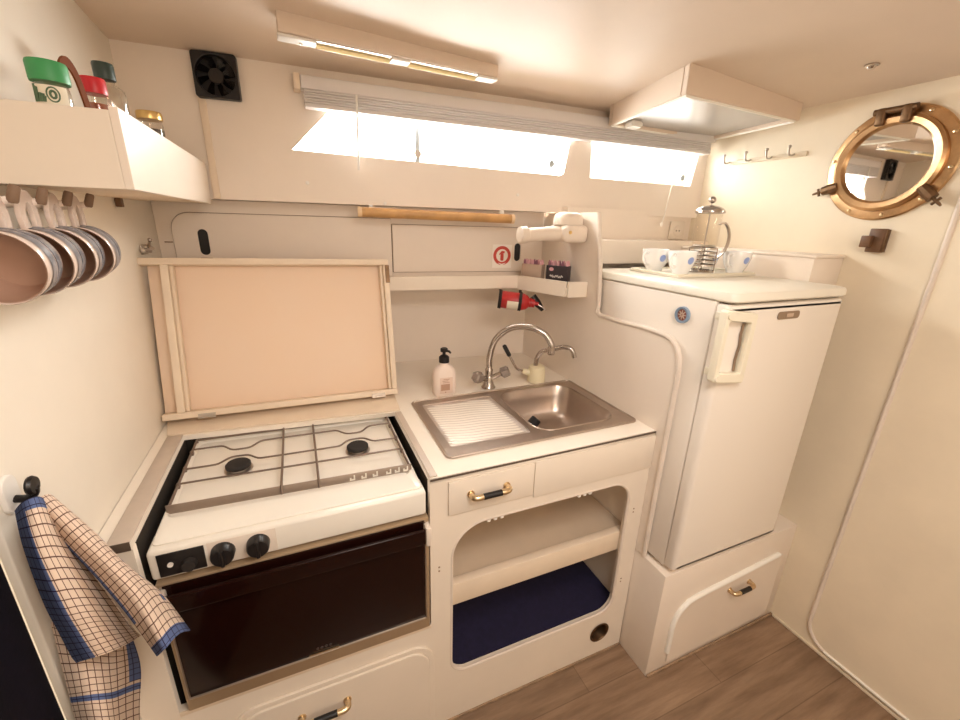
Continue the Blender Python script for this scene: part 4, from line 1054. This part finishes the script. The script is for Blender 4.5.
def make_mug(y, label):
    t = thing('hanging_mug', label, 'mug', (-.474, y, 1.430), (math.radians(4), 0, math.radians(4)), 'mugs hung on the wall pegs')
    b = BM(); R = .0465   # axis along y, mouth towards -y
    lathe(b, [(0, .026), (R * .78, .026), (R * .84, .022), (R * .95, -.03), (R * .97, -.042), (R, -.044), (R * 1.02, -.042), (R * 1.0, -.030), (R * .985, -.02), (R * .97, .012), (R * .93, .022), (R * .80, .030), (0, .030)], (0, 0, 0), 40, 'y')
    body = obj('body', b, M['mugglaze'], t, local=True, smooth=50, mats=[M['mugglaze']])
    b = BM(); lathe(b, [(0, .0255), (R * .775, .0255), (R * .835, .0215), (R * .945, -.03), (R * .963, -.041), (R * .955, -.041), (R * .935, -.03), (R * .82, .021), (R * .76, .0245), (0, .0245)], (0, 0, 0), 40, 'y'); obj('inner_glaze', b, M['mugin'], t, local=True, smooth=50)
    b = BM(); lathe(b, [(R * 1.0 + .0006, -.027), (R * .985 + .0012, -.020), (R * .982 + .0012, -.010), (R * .978, -.010), (R * .985, -.02)], (0, 0, 0), 40, 'y', closed=True)
    lathe(b, [(R * .985 + .0008, -.004), (R * .976 + .0010, .008), (R * .965, .012), (R * .95, .008), (R * .96, -.004)], (0, 0, 0), 40, 'y', closed=True); obj('blue_band', b, M['mugband'], t, local=True, smooth=50)
    b = BM(); tube(b, catmull([(0, -.022, R * .97), (0, -.026, R + .020), (0, -.012, R + .040), (0, .006, R + .040), (0, .016, R + .020), (0, .015, R * .95)], 6), 1, 6, sec=[(-.003, -.008), (0, -.009), (.003, -.008), (.003, .008), (0, .009), (-.003, .008)]); obj('handle', b, M['mugglaze'], t, local=True, smooth=50)
    return t
mug = make_mug(-.070, 'patterned mug nearest the camera, hanging by its handle under the spice shelf')
for y, n_ in zip((.008, .088, .168), ordn[1:]): dup(mug, (-.474, y, 1.430), 'patterned mug %s, hanging by its handle under the spice shelf' % n_)

# ------------------------------------------------------------------ towel and its hook
th = thing('towel_hook', 'plain white hook plate with black peg holding the towel on the left wall', 'hook', (XL, -.135, 1.12))
bm = BM(); plate(bm, [rrect(-.150, -.116, 1.088, 1.145, .016, 6)], 'yz', XL + .0005, XL + .008, .002); obj('plate', bm, M['white'], th)
bm = BM(); tube(bm, catmull([(XL + .008, -.133, 1.108), (XL + .020, -.133, 1.106), (XL + .030, -.134, 1.112), (XL + .033, -.135, 1.122)], 5), .0055, 12); obj('peg', bm, M['black'], th)
bm = BM(); lathe(bm, [(0, 0), (.013, 0), (.014, .003), (.012, .007), (0, .008)], (XL + .028, -.135, 1.126), 18, 'x'); obj('disc_end', bm, M['black'], th)

def patch(rows, nu, nv, wave, blue, us, vs, u0=0, v0=0):
    """cloth patch through rows of control points; returns bmesh with uv and material index"""
    n = len(rows)
    dense = [catmull(r, nu) for r in rows]
    cols = [catmull([dense[i][k] for i in range(n)], nv) for k in range(len(dense[0]))]
    bm = BM(); uvl = bm.loops.layers.uv.new('UVMap'); g = []
    NU, NV = len(cols), len(cols[0])
    for k in range(NU):
        col_ = []
        for j in range(NV):
            p = cols[k][j]; u, v = k / (NU - 1), j / (NV - 1); col_.append(bm.verts.new(p + wave(u, v)))
        g.append(col_)
    for k in range(NU - 1):
        for j in range(NV - 1):
            f = bm.faces.new((g[k][j], g[k + 1][j], g[k + 1][j + 1], g[k][j + 1]))
            cu, cv = (k + .5) / (NU - 1), (j + .5) / (NV - 1)
            f.material_index = 1 if blue(cu, cv) else 0
            for lp, (a_, b_) in zip(f.loops, ((k, j), (k + 1, j), (k + 1, j + 1), (k, j + 1))):
                lp[uvl].uv = (u0 + us * a_ / (NU - 1), v0 + vs * b_ / (NV - 1))
    return bm
def join(dst, src):
    me = bpy.data.meshes.new('tmp'); src.to_mesh(me); src.free(); dst.from_mesh(me); bpy.data.meshes.remove(me)
tw = BM(); tw.loops.layers.uv.new('UVMap')
N1 = V(.7, -.6, .2).normalized()
# left lobe with the blue border
A = patch([[(-.512, -.155, 1.102), (-.490, -.177, 1.125), (-.480, -.171, 1.126), (-.500, -.113, 1.081)],
  [(-.508, -.172, 1.052), (-.475, -.210, 1.071), (-.468, -.192, 1.054), (-.490, -.112, 0.986)],
  [(-.505, -.180, 0.962), (-.462, -.226, 0.989), (-.455, -.192, 0.954), (-.475, -.089, 0.852)],
  [(-.503, -.177, 0.896), (-.458, -.221, 0.926), (-.450, -.183, 0.887), (-.468, -.070, 0.766)],
  [(-.500, -.175, 0.830), (-.455, -.212, 0.865), (-.446, -.174, 0.832), (-.462, -.063, 0.733)]], 16, 14,
  lambda u, v: N1 * (.004 * v * math.sin(u * 9 + v * 2)), lambda u, v: u < .36 or v < .08, .17, .33)
join(tw, A)
B = patch([[(-.500, -.146, 1.096), (-.488, -.148, 1.112), (-.486, -.131, 1.102), (-.508, -.072, 1.049)],
  [(-.478, -.145, 1.021), (-.455, -.163, 1.046), (-.452, -.141, 1.039), (-.478, -.073, 0.985)],
  [(-.455, -.148, 0.954), (-.428, -.169, 0.983), (-.425, -.145, 0.971), (-.452, -.067, 0.902)],
  [(-.430, -.155, 0.876), (-.402, -.176, 0.912), (-.400, -.135, 0.890), (-.420, -.055, 0.814)],
  [(-.405, -.164, 0.783), (-.378, -.196, 0.826), (-.372, -.150, 0.800), (-.385, -.075, 0.727)]], 16, 14,
  lambda u, v: N1 * (.003 * v * math.sin(u * 7 + 1)), lambda u, v: v > .92 or (u > .78 and u < .87 and (v * 6.5) % 1 < .2) or (u < .08 and .1 < v < .8), .15, .40, .03, .01)
join(tw, B)
Cc = patch([[(-.518, -.158, 0.902), (-.490, -.159, 0.874), (-.480, -.117, 0.798), (-.490, -.030, 0.700)],
  [(-.516, -.177, 0.802), (-.482, -.190, 0.804), (-.475, -.153, 0.756), (-.488, -.039, 0.634)],
  [(-.516, -.188, 0.722), (-.480, -.210, 0.733), (-.472, -.187, 0.692), (-.486, -.095, 0.583)],
  [(-.516, -.200, 0.610), (-.480, -.222, 0.625), (-.474, -.208, 0.594), (-.484, -.142, 0.512)]], 14, 14,
  lambda u, v: N1 * (.003 * math.sin(u * 11 + v * 3)), lambda u, v: .46 < v < .51 or (.84 < u and v < .42), .17, .33, .01, .02)
join(tw, Cc)
bmesh.ops.solidify(tw, geom=tw.faces[:], thickness=.0022)
tow = obj('tea_towel', tw, None, mats=[M['check'], M['checkb']], smooth=80, normals=False)
tag(tow, 'blue bordered checked tea towel hanging from the hook on the left wall', 'towel')

# ------------------------------------------------------------------ light
w = bpy.data.worlds.new('sky'); S.world = w; w.use_nodes = True
bgn = w.node_tree.nodes['Background']; bgn.inputs['Color'].default_value = (1.0, .95, .88, 1); bgn.inputs['Strength'].default_value = 5.0
def area(name, loc, rot, sx, sy, power=0, col=(1, 1, 1), portal=False):
    l = bpy.data.lights.new(name, 'AREA'); l.shape = 'RECTANGLE'; l.size = sx; l.size_y = sy; l.energy = power; l.color = col
    if portal: l.cycles.is_portal = True
    o = bpy.data.objects.new(name, l); COL.objects.link(o); o.location = loc; o.rotation_euler = rot; return o
area('portal_window', (.40, PY(.4) + .05, 1.77), (math.radians(90), 0, ang + PI), 1.02, .2, portal=True).rotation_euler = (math.radians(-90), 0, ang)
area('portal_window', (1.24, PY(1.24) + .05, 1.77), (math.radians(-90), 0, ang), .56, .2, portal=True)
area('portal_cabin', (-.10, -2.52, 1.45), (math.radians(90), 0, 0), .52, .52, portal=True)
area('portal_cabin', (.95, -2.52, 1.50), (math.radians(90), 0, 0), .42, .42, portal=True)
# daylight through the long window and an unseen warm fill light added behind the viewer
area('daylight', (.40, PY(.4) + .06, 1.80), (math.radians(-68), 0, ang), 1.0, .22, 27, (1, .97, .92))
area('daylight', (1.24, PY(1.24) + .06, 1.80), (math.radians(-68), 0, ang), .52, .22, 6.5, (1, .97, .92))
lp = bpy.data.lights.new('cabin_fill', 'POINT'); lp.energy = 11; lp.color = (1, .76, .56); lp.shadow_soft_size = .15
lo = bpy.data.objects.new('cabin_fill', lp); COL.objects.link(lo); lo.location = (.35, -1.45, 1.62)

area('skylight', (.30, -.95, 1.93), (0, 0, 0), .6, .6, 14, (1, .95, .90))  # unseen light added under the uncut ceiling, standing in for an overhead hatch

# ------------------------------------------------------------------ camera
cam = bpy.data.cameras.new('camera'); co = bpy.data.objects.new('camera', cam); COL.objects.link(co)
F, yaw, pit, rol = 417.444641, .414022312, .315619704, .0289917182
cam.sensor_width = 36; cam.sensor_fit = 'HORIZONTAL'; cam.lens = 36 * F / 960; cam.clip_start = .02
sa, ca, sb, cb = math.sin(yaw), math.cos(yaw), math.sin(pit), math.cos(pit)
fw = V(sa * cb, ca * cb, -sb); rt = V(ca, -sa, 0); up = rt.cross(fw)
r2 = rt * math.cos(rol) + up * math.sin(rol); u2 = -rt * math.sin(rol) + up * math.cos(rol)
mw = Matrix((( r2.x, u2.x, -fw.x, -.121080076), (r2.y, u2.y, -fw.y, -.853345237), (r2.z, u2.z, -fw.z, 1.49896524), (0, 0, 0, 1)))
co.matrix_world = mw
S.camera = co
S.view_settings.view_transform = 'Standard'; S.view_settings.look = 'None'; S.view_settings.gamma = 1; S.view_settings.use_curve_mapping = False
S.view_settings.exposure = 0.16
S.cycles.use_denoising = True
S.cycles.max_bounces = 10; S.cycles.diffuse_bounces = 6
